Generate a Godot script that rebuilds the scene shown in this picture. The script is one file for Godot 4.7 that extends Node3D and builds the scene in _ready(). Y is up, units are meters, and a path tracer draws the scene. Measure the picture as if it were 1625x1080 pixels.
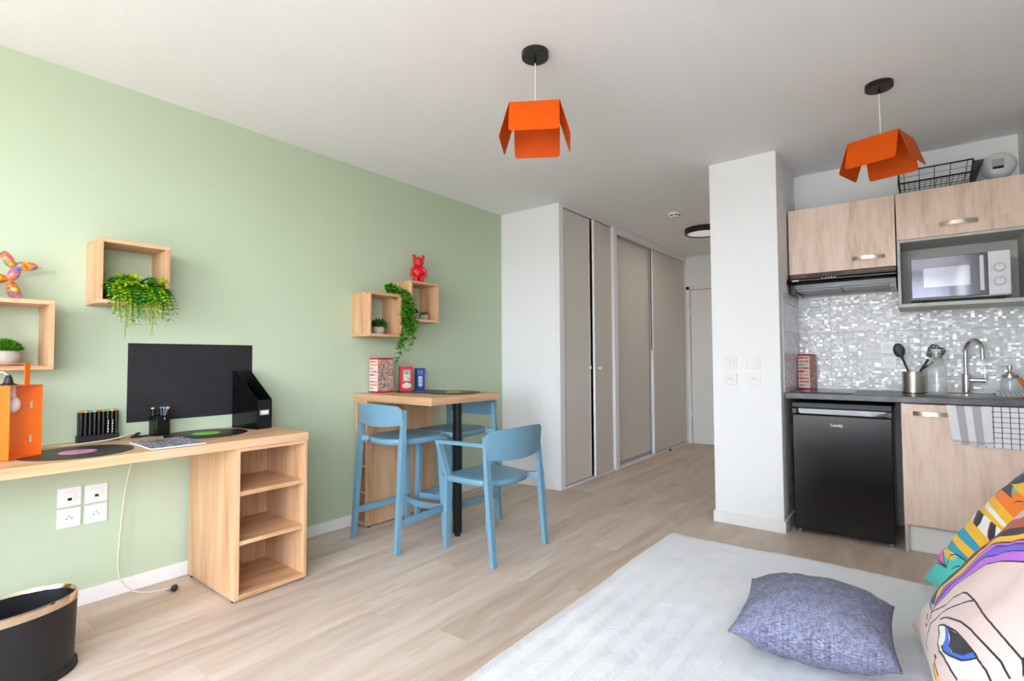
extends Node3D
# A student studio: green wall with desk, bar table, closets, kitchenette and a bed, lit by the window behind the camera.

var M := {}
var taken := {}
var rng := RandomNumberGenerator.new()

const H = 2.5          # ceiling
const XR = 3.61        # right wall
const ZR = 2.4         # rear wall with the window
const ZC = -3.783      # closet end wall
const XW = 0.65        # closet front
const ZB = -6.937      # hall end
const XC1 = 1.9545     # pillar
const XC2 = 2.3847
const ZCOL = -3.729
const ZK = -4.39       # kitchen back wall
const ZF = -3.792      # worktop front
const BED = 0.42

func _ready():
	rng.seed = 7
	var cam := Camera3D.new()
	cam.name = "camera"
	cam.fov = 66.73
	cam.near = 0.02
	cam.transform = Transform3D(Basis(Vector3.UP, 0.6639) * Basis(Vector3.RIGHT, 0.0365) * Basis(Vector3.BACK, -0.0056), Vector3(3.0839, 1.1296, 0.0))
	add_child(cam)
	cam.current = true
	var env := Environment.new()
	env.tonemap_mode = Environment.TONE_MAPPER_LINEAR
	env.tonemap_exposure = 1.0
	env.background_mode = Environment.BG_SKY
	var sky := Sky.new()
	var sm := ProceduralSkyMaterial.new()
	sm.sky_top_color = Color(0.72, 0.8, 0.9)
	sm.sky_horizon_color = Color(0.86, 0.9, 0.95)
	sm.ground_horizon_color = Color(0.7, 0.7, 0.68)
	sm.ground_bottom_color = Color(0.5, 0.5, 0.48)
	sm.sky_energy_multiplier = 4.0
	sm.ground_energy_multiplier = 2.0
	sky.sky_material = sm
	env.sky = sky
	env.sdfgi_enabled = true
	env.ssao_enabled = true
	env.ssil_enabled = true
	var we := WorldEnvironment.new()
	we.environment = env
	add_child(we)
	# daylight that the balcony door in the rear wall and the window in the right wall let in
	window_light("balcony_door_daylight", Vector2(2.15, 2.25), 7.3, Vector3(2.4, 1.23, ZR - 0.04), 0.0)
	window_light("side_window_daylight", Vector2(1.7, 1.4), 2.3, Vector3(XR - 0.03, 1.6, 1.1), PI / 2)
	make_materials()
	build_shell()
	build_window()
	build_closets()
	build_hall()
	build_desk()
	build_bar()
	build_kitchen()
	build_bed()
	build_pendants()
	build_shelves()
	build_desk_things()
	build_bar_things()
	build_kitchen_things()
	build_outlets()

func window_light(called, size, energy, at, turn):
	var day := AreaLight3D.new()
	day.name = called
	day.area_size = size
	day.light_color = Color(1.0, 0.985, 0.965)
	day.light_energy = energy
	day.area_range = 20.0
	day.shadow_enabled = true
	day.position = at
	day.rotation.y = turn
	add_child(day)

# ---------------------------------------------------------------- objects
func numbered(called: String) -> String:
	var n = taken.get(called, 0)
	taken[called] = n + 1
	return called if n == 0 else "%s_%03d" % [called, n]

func tag(o, label := "", category := "", group := "", kind := ""):
	if label: o.set_meta("label", label)
	if category: o.set_meta("category", category)
	if group: o.set_meta("group", group)
	if kind: o.set_meta("kind", kind)
	return o

func thing(called, label, category, at = Vector3.ZERO, turn = 0.0, group = ""):
	var o := Node3D.new()
	o.name = numbered(called)
	add_child(o)
	o.position = at
	o.rotation.y = turn
	return tag(o, label, category, group)

func put(called, s, m, parent = self):
	var o := MeshInstance3D.new()
	o.name = numbered(called) if parent == self else called
	o.mesh = s.mesh() if s is S else s
	o.material_override = M[m] if m is String else m
	parent.add_child(o, true)
	return o

func struct(called, s, m, label = ""):
	var o = put(called, s, m)
	return tag(o, label, "", "", "structure")

func copy(o, label = "", at = null, turn = null):
	var c = o.duplicate()
	c.name = numbered(String(o.name).rstrip("0123456789").rstrip("_"))
	add_child(c)
	if at != null: c.position = at
	if turn != null: c.rotation.y = turn
	if label: c.set_meta("label", label)
	return c

# ---------------------------------------------------------------- shapes
class S:
	var st := SurfaceTool.new()
	var group := 0
	var xf := Transform3D.IDENTITY
	var tint := Color(1, 1, 1)
	var shift := Vector2.ZERO
	func _init():
		st.begin(Mesh.PRIMITIVE_TRIANGLES)
	func at(p, b = Basis.IDENTITY):
		xf = Transform3D(b, p)
		return self
	func smooth():
		group += 1
		st.set_smooth_group(group)
	func flat():
		st.set_smooth_group(-1)
	func vert(p, uv):
		st.set_color(tint)
		st.set_uv(uv + shift)
		st.add_vertex(xf * p)
	# corners run counter-clockwise seen from outside
	func tri(a, b, c, ua = Vector2.ZERO, ub = Vector2.ZERO, uc = Vector2.ZERO):
		vert(a, ua); vert(c, uc); vert(b, ub)
	func quad(a, b, c, d, ua = Vector2.ZERO, ub = Vector2.ZERO, uc = Vector2.ZERO, ud = Vector2.ZERO):
		tri(a, b, c, ua, ub, uc)
		tri(a, c, d, ua, uc, ud)
	func face(pts, centre, axis, grain):
		var nrm = (pts[1] - pts[0]).cross(pts[2] - pts[0])
		var mid = Vector3.ZERO
		for p in pts: mid += p
		mid /= pts.size()
		if nrm.dot(mid - centre) < 0: pts.reverse()
		var uv = []
		for p in pts: uv.append(grained(p, axis, grain))
		if pts.size() == 4: quad(pts[0], pts[1], pts[2], pts[3], uv[0], uv[1], uv[2], uv[3])
		else: tri(pts[0], pts[1], pts[2], uv[0], uv[1], uv[2])
	func grained(p, axis, grain):
		if axis == grain: return Vector2(p[(grain + 1) % 3], p[(grain + 2) % 3])
		return Vector2(p[3 - axis - grain], p[grain])
	# a box with chamfered edges; grain is the axis that the texture's v follows
	func box(c, size, bev = 0.002, grain = 1):
		flat()
		var h = size / 2.0
		bev = minf(bev, minf(h.x, minf(h.y, h.z)) * 0.9)
		if bev <= 0.0:
			for axis in 3:
				var p = (axis + 1) % 3
				var q = (axis + 2) % 3
				for s in [-1.0, 1.0]:
					var pts = []
					for k in [[-1, -1], [1, -1], [1, 1], [-1, 1]]:
						var v = Vector3.ZERO
						v[axis] = h[axis] * s; v[p] = h[p] * k[0]; v[q] = h[q] * k[1]
						pts.append(c + v)
					face(pts, c, axis, grain)
			return self
		var i = h - Vector3.ONE * bev
		for axis in 3:
			var p = (axis + 1) % 3
			var q = (axis + 2) % 3
			for s in [-1.0, 1.0]:
				var pts = []
				for k in [[-1, -1], [1, -1], [1, 1], [-1, 1]]:
					var v = Vector3.ZERO
					v[axis] = h[axis] * s; v[p] = i[p] * k[0]; v[q] = i[q] * k[1]
					pts.append(c + v)
				face(pts, c, axis, grain)
			for s in [-1.0, 1.0]:
				for t in [-1.0, 1.0]:
					var a = Vector3.ZERO
					a[p] = h[p] * s; a[q] = i[q] * t; a[axis] = -i[axis]
					var b = a
					b[axis] = i[axis]
					var d = Vector3.ZERO
					d[p] = i[p] * s; d[q] = h[q] * t; d[axis] = -i[axis]
					var e = d
					e[axis] = i[axis]
					face([c + a, c + b, c + e, c + d], c, p if p != grain else q, grain)
		for sx in [-1.0, 1.0]:
			for sy in [-1.0, 1.0]:
				for sz in [-1.0, 1.0]:
					face([c + Vector3(h.x * sx, i.y * sy, i.z * sz), c + Vector3(i.x * sx, h.y * sy, i.z * sz), c + Vector3(i.x * sx, i.y * sy, h.z * sz)], c, (grain + 1) % 3, grain)
		return self
	func span(a, b, bev = 0.002, grain = 1):   # a box between two corners
		return box((a + b) / 2.0, (b - a).abs(), bev, grain)
	# rows of equally many points; wrap closes each row
	func loft(rows, wrap = false, cap = false, flip = false):
		smooth()
		var n = rows[0].size()
		var m = n if wrap else n - 1
		for i in rows.size() - 1:
			for j in m:
				var k = (j + 1) % n
				var a = rows[i][j]; var b = rows[i][k]; var c = rows[i + 1][k]; var d = rows[i + 1][j]
				var u0 = float(j) / m; var u1 = float(j + 1) / m
				var v0 = float(i) / (rows.size() - 1); var v1 = float(i + 1) / (rows.size() - 1)
				if flip: quad(d, c, b, a, Vector2(u0, v1), Vector2(u1, v1), Vector2(u1, v0), Vector2(u0, v0))
				else: quad(a, b, c, d, Vector2(u0, v0), Vector2(u1, v0), Vector2(u1, v1), Vector2(u0, v1))
		if cap:
			fan(rows[0], not flip)
			fan(rows[-1], flip)
		return self
	func fan(pts, turn = false):
		flat()
		var mid = Vector3.ZERO
		for p in pts: mid += p
		mid /= pts.size()
		for j in pts.size():
			var k = (j + 1) % pts.size()
			if turn: tri(mid, pts[k], pts[j])
			else: tri(mid, pts[j], pts[k])
	# rows of four (or more) corners each, sharp along the corners; the sections run counter-clockwise seen from the last row
	func prism(rows, round_ends = false):
		var n = rows[0].size()
		for j in n:
			var k = (j + 1) % n
			smooth()
			for i in rows.size() - 1:
				quad(rows[i][j], rows[i][k], rows[i + 1][k], rows[i + 1][j])
		fan(rows[0], true)
		fan(rows[-1], false)
		return self
	# a straight bar of rectangular section, w across and t along up; may taper
	func bar(a, b, w, t, up = Vector3.UP, w2 = -1.0, t2 = -1.0):
		var d = (b - a).normalized()
		var x = up.cross(d).normalized()
		var y = d.cross(x)
		if w2 < 0: w2 = w
		if t2 < 0: t2 = t
		var rows = []
		for e in [[a, w, t], [b, w2, t2]]:
			rows.append([e[0] - x * e[1] / 2 - y * e[2] / 2, e[0] + x * e[1] / 2 - y * e[2] / 2, e[0] + x * e[1] / 2 + y * e[2] / 2, e[0] - x * e[1] / 2 + y * e[2] / 2])
		return prism(rows)
	func tube(pts, r, segs = 8, caps = true):
		var rows = []
		var d0 = (pts[1] - pts[0]).normalized()
		var x = d0.cross(Vector3.UP if absf(d0.y) < 0.9 else Vector3.RIGHT).normalized()
		for i in pts.size():
			var d = (pts[mini(i + 1, pts.size() - 1)] - pts[maxi(i - 1, 0)]).normalized()
			x = (x - d * x.dot(d)).normalized()
			var y = d.cross(x)
			var rr = r[i] if r is Array else r
			var row = []
			for k in segs:
				var a = TAU * k / segs
				row.append(pts[i] + (x * cos(a) + y * sin(a)) * rr)
			rows.append(row)
		return loft(rows, true, caps)
	# profile points (radius, height) turned about y; each stretch of the profile keeps a sharp edge unless soft
	func lathe(prof, segs = 24, soft = false, sx = 1.0, sz = 1.0):
		if soft: smooth()
		for i in prof.size() - 1:
			if not soft: smooth()
			for k in segs:
				var a = TAU * k / segs
				var b = TAU * (k + 1) / segs
				var p = prof[i]; var q = prof[i + 1]
				var pa = Vector3(cos(a) * p[0] * sx, p[1], -sin(a) * p[0] * sz)
				var pb = Vector3(cos(b) * p[0] * sx, p[1], -sin(b) * p[0] * sz)
				var qa = Vector3(cos(a) * q[0] * sx, q[1], -sin(a) * q[0] * sz)
				var qb = Vector3(cos(b) * q[0] * sx, q[1], -sin(b) * q[0] * sz)
				var u0 = float(k) / segs; var u1 = float(k + 1) / segs
				var v0 = float(i) / (prof.size() - 1); var v1 = float(i + 1) / (prof.size() - 1)
				if p[0] < 1e-6: tri(pa, qb, qa, Vector2(u0, v0), Vector2(u1, v1), Vector2(u0, v1))
				elif q[0] < 1e-6: tri(pa, pb, qa, Vector2(u0, v0), Vector2(u1, v0), Vector2(u0, v1))
				else: quad(pa, pb, qb, qa, Vector2(u0, v0), Vector2(u1, v0), Vector2(u1, v1), Vector2(u0, v1))
		return self
	func ball(c, r, b = Basis.IDENTITY, nu = 16, nv = 10, faceted = false):
		var keep = xf
		xf = xf * Transform3D(b, c)
		if faceted: flat()
		else: smooth()
		for i in nv:
			for k in nu:
				var q = []
				for e in [[i, k], [i, k + 1], [i + 1, k + 1], [i + 1, k]]:
					var th = PI * e[0] / nv - PI / 2
					var ph = TAU * e[1] / nu
					q.append(Vector3(cos(th) * cos(ph) * r.x, sin(th) * r.y, -cos(th) * sin(ph) * r.z))
				var u0 = float(k) / nu; var u1 = float(k + 1) / nu; var v0 = float(i) / nv; var v1 = float(i + 1) / nv
				if i == 0: tri(q[0], q[2], q[3], Vector2(u0, v0), Vector2(u1, v1), Vector2(u0, v1))
				elif i == nv - 1: tri(q[0], q[1], q[2], Vector2(u0, v0), Vector2(u1, v0), Vector2(u1, v1))
				else: quad(q[0], q[1], q[2], q[3], Vector2(u0, v0), Vector2(u1, v0), Vector2(u1, v1), Vector2(u0, v1))
		xf = keep
		return self
	# outline in x and y, thick along z from 0
	func extrude(poly, depth, soft = false):
		var n = poly.size()
		var area = 0.0
		for i in n: area += poly[i].x * poly[(i + 1) % n].y - poly[(i + 1) % n].x * poly[i].y
		if area < 0:
			poly = poly.duplicate()
			poly.reverse()
		var t = Geometry2D.triangulate_polygon(PackedVector2Array(poly))
		flat()
		for i in range(0, t.size(), 3):
			var a = poly[t[i]]; var b = poly[t[i + 1]]; var c = poly[t[i + 2]]
			if (b - a).cross(c - a) < 0:
				var e = b; b = c; c = e
			tri(Vector3(a.x, a.y, depth), Vector3(b.x, b.y, depth), Vector3(c.x, c.y, depth), a, b, c)
			tri(Vector3(a.x, a.y, 0), Vector3(c.x, c.y, 0), Vector3(b.x, b.y, 0), a, c, b)
		if soft: smooth()
		for i in n:
			var a = poly[i]; var b = poly[(i + 1) % n]
			quad(Vector3(a.x, a.y, 0), Vector3(b.x, b.y, 0), Vector3(b.x, b.y, depth), Vector3(a.x, a.y, depth), Vector2(0, a.y), Vector2(0, b.y), Vector2(depth, b.y), Vector2(depth, a.y))
		return self
	func mesh():
		st.generate_normals()
		st.index()
		return st.commit()

func bx(a, b, bev = 0.002, grain = 1, shift = null):
	var s = S.new()
	s.shift = shift if shift != null else Vector2(rng.randf_range(0.3, 0.9), rng.randf_range(1.0, 1.8))
	return s.span(a, b, bev, grain)

func round_rect(w, h, r, n = 5):
	var out = []
	for c in [[1, 1, 0], [-1, 1, 1], [-1, -1, 2], [1, -1, 3]]:
		for k in n + 1:
			var a = PI / 2 * (c[2] + float(k) / n)
			out.append(Vector2(c[0] * (w / 2 - r) + cos(a) * r, c[1] * (h / 2 - r) + sin(a) * r))
	return out

func ellipse(rx, ry, n = 32):
	var out = []
	for k in n: out.append(Vector2(cos(TAU * k / n) * rx, sin(TAU * k / n) * ry))
	return out

func bezier(a, b, c, d, n = 12):
	var out = []
	for k in n + 1: out.append(a.bezier_interpolate(b, c, d, float(k) / n))
	return out

const FACE_PRINT = [
	["rust", "f", [0.116, 0.18, 0.103, 0.303, 0.094, 0.446, 0.174, 0.615, 0.39, 0.727, 0.435, 0.707, 0.189, 0.453, 0.158, 0.299, 0.161, 0.187]],
	["sky", "f", [0.15, 0.187, 0.138, 0.294, 0.154, 0.272, 0.201, 0.176]],
	["ink", "f", [0.201, 0.176, 0.154, 0.272, 0.15, 0.301, 0.175, 0.445, 0.216, 0.544, 0.465, 0.693, 0.519, 0.669, 0.296, 0.532, 0.216, 0.466, 0.225, 0.362, 0.233, 0.254, 0.292, 0.202, 0.301, 0.195]],
	["gold", "f", [0.294, 0.2, 0.233, 0.254, 0.225, 0.362, 0.216, 0.466, 0.282, 0.537, 0.516, 0.67, 0.553, 0.653, 0.297, 0.508, 0.274, 0.393, 0.278, 0.295, 0.3, 0.206]],
	["purple", "f", [0.299, 0.203, 0.278, 0.295, 0.274, 0.393, 0.297, 0.508, 0.553, 0.653, 0.574, 0.643, 0.36, 0.525, 0.317, 0.424, 0.298, 0.308, 0.317, 0.205]],
	["violet", "f", [0.311, 0.201, 0.298, 0.308, 0.317, 0.424, 0.36, 0.525, 0.574, 0.643, 0.615, 0.625, 0.426, 0.52, 0.365, 0.472, 0.33, 0.376, 0.32, 0.279, 0.326, 0.195]],
	["purple", "f", [0.32, 0.195, 0.32, 0.279, 0.33, 0.376, 0.365, 0.472, 0.426, 0.52, 0.615, 0.625, 0.666, 0.601, 0.426, 0.46, 0.397, 0.404, 0.349, 0.327, 0.344, 0.25, 0.344, 0.179]],
	["sky", "f", [0.204, 0.175, 0.301, 0.197, 0.332, 0.185, 0.26, 0.173]],
	["cream", "f", [0.478, 0.189, 0.519, 0.213, 0.603, 0.242, 0.697, 0.258, 0.786, 0.267, 0.85, 0.264, 0.879, 0.254, 0.79, 0.169, 0.745, 0.167, 0.712, 0.166, 0.662, 0.163, 0.6, 0.152, 0.551, 0.156, 0.525, 0.18]],
	["blue", "f", [0.533, 0.215, 0.55, 0.223, 0.597, 0.206, 0.624, 0.192, 0.68, 0.197, 0.741, 0.227, 0.767, 0.264, 0.804, 0.266, 0.751, 0.216, 0.688, 0.186, 0.624, 0.167, 0.588, 0.168, 0.581, 0.193, 0.554, 0.209]],
	["ink", "f", [0.552, 0.222, 0.629, 0.244, 0.711, 0.259, 0.767, 0.264, 0.741, 0.227, 0.687, 0.2, 0.624, 0.192, 0.601, 0.21]],
	["gold", "f", [0.597, 0.125, 0.615, 0.131, 0.613, 0.114, 0.681, 0.107, 0.721, 0.101, 0.696, 0.077, 0.657, 0.085, 0.601, 0.103]],
	["ink", "l", [0.351, 0.178, 0.404, 0.252, 0.42, 0.292, 0.47, 0.335, 0.505, 0.349, 0.573, 0.357, 0.703, 0.36, 0.842, 0.364, 0.896, 0.364, 0.934, 0.353]],
	["ink", "l", [0.455, 0.084, 0.414, 0.1, 0.409, 0.112, 0.403, 0.158, 0.43, 0.219, 0.47, 0.272, 0.51, 0.313, 0.57, 0.354]],
	["ink", "l", [0.453, 0.205, 0.513, 0.241, 0.599, 0.277, 0.688, 0.297, 0.789, 0.309, 0.858, 0.315, 0.905, 0.304]],
	["ink", "l", [0.478, 0.189, 0.519, 0.213, 0.603, 0.242, 0.697, 0.258, 0.786, 0.267, 0.85, 0.264, 0.881, 0.256]],
	["ink", "l", [0.478, 0.189, 0.525, 0.18, 0.551, 0.156, 0.6, 0.152, 0.662, 0.163, 0.712, 0.166, 0.745, 0.167, 0.79, 0.169]],
	["ink", "l", [0.25, 0.142, 0.301, 0.139, 0.321, 0.125, 0.36, 0.13, 0.367, 0.166, 0.351, 0.178]],
	["ink", "l", [0.204, 0.175, 0.26, 0.173, 0.351, 0.178]],
	["ink", "l", [0.344, 0.179, 0.344, 0.25, 0.349, 0.327, 0.397, 0.404, 0.426, 0.46, 0.666, 0.601]],
	["ink", "l", [0.325, 0.196, 0.32, 0.279, 0.33, 0.376, 0.365, 0.472, 0.426, 0.52, 0.615, 0.625]],
	["ink", "l", [0.314, 0.203, 0.298, 0.308, 0.317, 0.424, 0.36, 0.525, 0.574, 0.643]],
	["ink", "l", [0.299, 0.203, 0.278, 0.295, 0.274, 0.393, 0.297, 0.508, 0.553, 0.653]],
	["ink", "l", [0.588, 0.168, 0.624, 0.167, 0.688, 0.186, 0.751, 0.216, 0.804, 0.266]],
	["ink", "f", [0.885, 0.364, 0.888, 0.377, 0.915, 0.365, 0.922, 0.331, 0.906, 0.352]],
	["ink", "l", [0.585, 0.127, 0.615, 0.131, 0.613, 0.114, 0.681, 0.107]],
	["ink", "l", [0.601, 0.103, 0.657, 0.085]],
]
const STRIPE_PRINT = [
	["teal", "f", [0.051, 0.014, 0.013, 0.067, -0.01, 0.151, 0.186, 0.193, 0.473, 0.234, 0.746, 0.228, 0.695, 0.093, 0.271, -0.081]],
	["pink", "f", [-0.027, 0.138, -0.073, 0.306, 0.015, 0.299, 0.203, 0.18, 0.309, 0.144, 0.068, 0.123]],
	["blush", "f", [0.022, 0.169, -0.018, 0.257, 0.051, 0.255, 0.123, 0.168]],
	["plum", "f", [-0.048, 0.205, 0.038, 0.208, 0.19, 0.15, 0.142, 0.146]],
	["gold", "f", [0.22, 0.184, 0.134, 0.232, 0.372, 0.207, 0.298, 0.179]],
	["cyan", "f", [0.184, 0.218, -0.038, 0.305, 0.041, 0.4, 0.562, 0.329, 0.554, 0.255, 0.4, 0.223]],
	["gold", "f", [-0.059, 0.313, 0.038, 0.339, 0.241, 0.3, 0.509, 0.292, 0.492, 0.251, 0.222, 0.262]],
	["gold", "f", [0.068, 0.371, 0.072, 0.432, 0.556, 0.376, 0.541, 0.32]],
	["white", "f", [0.089, 0.419, 0.068, 0.482, 0.651, 0.444, 0.564, 0.369]],
	["ink", "f", [0.133, 0.478, 0.304, 0.463, 0.342, 0.39, 0.267, 0.398]],
	["rust", "l", [0.142, 0.471, 0.214, 0.445, 0.233, 0.407]],
	["ink", "f", [0.408, 0.453, 0.48, 0.449, 0.556, 0.383, 0.53, 0.369, 0.471, 0.395]],
	["rust", "l", [0.41, 0.445, 0.456, 0.408, 0.501, 0.378]],
	["ink", "f", [0.53, 0.44, 0.651, 0.437, 0.61, 0.388]],
	["gold", "f", [0.036, 0.48, 0.049, 0.516, 0.649, 0.452, 0.651, 0.433]],
	["white", "f", [0.049, 0.516, 0.072, 0.546, 0.655, 0.461, 0.657, 0.442]],
	["gold", "f", [0.077, 0.542, 0.165, 0.575, 0.697, 0.493, 0.655, 0.457]],
	["orange", "f", [0.176, 0.569, 0.209, 0.615, 0.476, 0.631, 0.834, 0.552, 0.704, 0.49]],
	["sky", "f", [0.089, 0.536, 0.06, 0.589, 0.172, 0.572]],
	["mauve", "f", [0.077, 0.584, 0.114, 0.639, 0.224, 0.614, 0.19, 0.571]],
	["char", "f", [0.121, 0.625, 0.192, 0.732, 0.347, 0.802, 0.562, 0.721, 0.266, 0.653, 0.402, 0.59, 0.224, 0.61]],
	["gold", "f", [0.235, 0.656, 0.399, 0.71, 0.765, 0.611, 0.492, 0.618]],
	["ink", "l", [0.44, 0.57, 0.438, 0.586, 0.478, 0.601]],
	["ink", "l", [0.081, 0.059, 0.079, 0.094, 0.134, 0.123, 0.309, 0.144, 0.288, 0.206, 0.355, 0.228, 0.486, 0.237]],
	["ink", "l", [-0.01, 0.134, 0.302, 0.146, 0.203, 0.18, -0.038, 0.305]],
	["ink", "l", [0.376, 0.158, 0.389, 0.178, 0.425, 0.196]],
]

# ---------------------------------------------------------------- materials
func mat(key, color, rough = 0.6, metal = 0.0):
	var m := StandardMaterial3D.new()
	m.albedo_color = Color8(color[0], color[1], color[2]) if color is Array else color
	m.roughness = rough
	m.metallic = metal
	m.resource_name = key
	M[key] = m
	return m

func noise(freq, seed, octaves = 4, kind = FastNoiseLite.TYPE_SIMPLEX_SMOOTH):
	var n := FastNoiseLite.new()
	n.noise_type = kind
	n.frequency = freq
	n.seed = seed
	n.fractal_octaves = octaves
	return n

func tex(img, mips = true):
	if mips: img.generate_mipmaps()
	return ImageTexture.create_from_image(img)

func height_tex(freq, seed, size = 512, octaves = 4):
	var n = noise(freq, seed, octaves)
	return tex(n.get_seamless_image(size, size))

# wood: v runs along the grain; tones from dark to light
func wood_image(w, h, tones, seed, bands, figure, streak):
	var img := Image.create(w, h, false, Image.FORMAT_RGB8)
	var a = noise(1.0, seed, 3)
	var b = noise(1.0, seed + 1, 2)
	var c = noise(1.0, seed + 2, 2)
	var d = noise(1.0, seed + 3, 3)
	for y in h:
		var v = float(y) / h
		for x in w:
			var u = float(x) / w
			var bend = b.get_noise_2d(u * 3.0, v * 2.2) * figure
			var broad = a.get_noise_2d(u * bands, v * 1.2) * 0.55
			var ring = sin((u * bands * 1.6 + bend * 4.0) * TAU) * 0.16 * clampf(0.5 + b.get_noise_2d(u * 2.0 + 9.0, v * 1.5) * 1.8, 0.0, 1.0)
			var fine = c.get_noise_2d(u * streak + bend * 6.0, v * 5.0) * 0.34
			var pore = d.get_noise_2d(u * streak * 2.2, v * 26.0)
			var t = clampf(0.55 + broad + ring + fine - (0.35 * (pore - 0.3) if pore > 0.3 else 0.0), 0.0, 1.0)
			var k = t * (tones.size() - 1)
			var i = mini(int(k), tones.size() - 2)
			img.set_pixel(x, y, tones[i].lerp(tones[i + 1], k - i))
	return img

func tones(list):
	var out = []
	for c in list: out.append(Color8(c[0], c[1], c[2]))
	return out

func wood(key, img, wide, long, rough, tint = Color(1, 1, 1)):
	var m = mat(key, tint, rough)
	m.albedo_texture = img
	m.uv1_scale = Vector3(1.0 / wide, 1.0 / long, 1.0)
	return m

func fill(img, pts, color):     # a filled polygon, scan line by scan line
	var n = pts.size()
	var lo = img.get_height(); var hi = 0
	for p in pts:
		lo = mini(lo, int(floor(p.y))); hi = maxi(hi, int(ceil(p.y)))
	for y in range(maxi(lo, 0), mini(hi, img.get_height() - 1) + 1):
		var cuts = []
		var yy = y + 0.5
		for i in n:
			var a = pts[i]; var b = pts[(i + 1) % n]
			if (a.y <= yy) != (b.y <= yy): cuts.append(a.x + (yy - a.y) / (b.y - a.y) * (b.x - a.x))
		cuts.sort()
		for i in range(0, cuts.size() - 1, 2):
			var x0 = maxi(int(round(cuts[i])), 0); var x1 = mini(int(round(cuts[i + 1])), img.get_width())
			if x1 > x0: img.fill_rect(Rect2i(x0, y, x1 - x0, 1), color)

func stroke(img, pts, wide, color):
	for i in pts.size() - 1:
		var d = (pts[i + 1] - pts[i])
		if d.length() < 0.01: continue
		var n = Vector2(-d.y, d.x).normalized() * wide / 2
		fill(img, [pts[i] + n, pts[i + 1] + n, pts[i + 1] - n, pts[i] - n], color)
		fill(img, disc(pts[i], wide / 2), color)

func disc(c, r, ry = -1.0, n = 20):
	var out = []
	for k in n: out.append(c + Vector2(cos(TAU * k / n) * r, sin(TAU * k / n) * (r if ry < 0 else ry)))
	return out

const INKS = {"rust": [196, 82, 48], "sky": [110, 190, 225], "ink": [32, 28, 38], "gold": [250, 190, 10], "purple": [198, 108, 232], "violet": [118, 88, 228], "cream": [240, 236, 222], "blue": [44, 104, 224], "teal": [66, 204, 192], "pink": [250, 100, 190], "blush": [250, 170, 200], "plum": [150, 60, 170], "cyan": [0, 156, 196], "white": [244, 238, 234], "orange": [252, 126, 8], "mauve": [150, 104, 140], "char": [62, 60, 64], "skin": [228, 203, 197]}

func ink(k): return Color8(INKS[k][0], INKS[k][1], INKS[k][2])

func print_image(list, ground, striped = false, size = 900):
	var img := Image.create(size, size, false, Image.FORMAT_RGB8)
	img.fill(ground)
	if striped:
		var cs = ["gold", "cyan", "orange", "white", "pink", "teal"]
		for k in 14:
			var y = (k - 3) * size * 0.11
			fill(img, [Vector2(0, y), Vector2(size, y + size * 0.3), Vector2(size, y + size * 0.41), Vector2(0, y + size * 0.11)], ink(cs[k % 6]))
	for e in list:
		var pts = []
		for i in range(0, e[2].size(), 2): pts.append(Vector2(e[2][i], 1.0 - e[2][i + 1]) * size)
		if e[1] == "f": fill(img, pts, ink(e[0]))
		else: stroke(img, pts, size * 0.0065, ink(e[0]))
	return img

# a busy printed collage: patches, bars and dots in bright colours
func collage(w, h, seed, palette, n, most):
	var r := RandomNumberGenerator.new()
	r.seed = seed
	var img := Image.create(w, h, false, Image.FORMAT_RGB8)
	img.fill(palette[0])
	for k in n:
		var c = palette[r.randi() % palette.size()]
		var p = Vector2(r.randf() * w, r.randf() * h)
		var s = r.randf_range(most * 0.25, most)
		match r.randi() % 4:
			0: fill(img, disc(p, s * 0.5, s * r.randf_range(0.3, 0.6)), c)
			1: img.fill_rect(Rect2i(int(p.x), int(p.y), int(s), int(maxf(2, s * r.randf_range(0.15, 0.5)))), c)
			2: stroke(img, [p, p + Vector2(s, r.randf_range(-s, s) * 0.3), p + Vector2(s * 1.4, r.randf_range(-s, s) * 0.6)], maxf(1.5, s * 0.12), c)
			3: fill(img, [p, p + Vector2(s, r.randf_range(0, s) * 0.4), p + Vector2(s * r.randf(), s * 0.8)], c)
	return img

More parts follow.
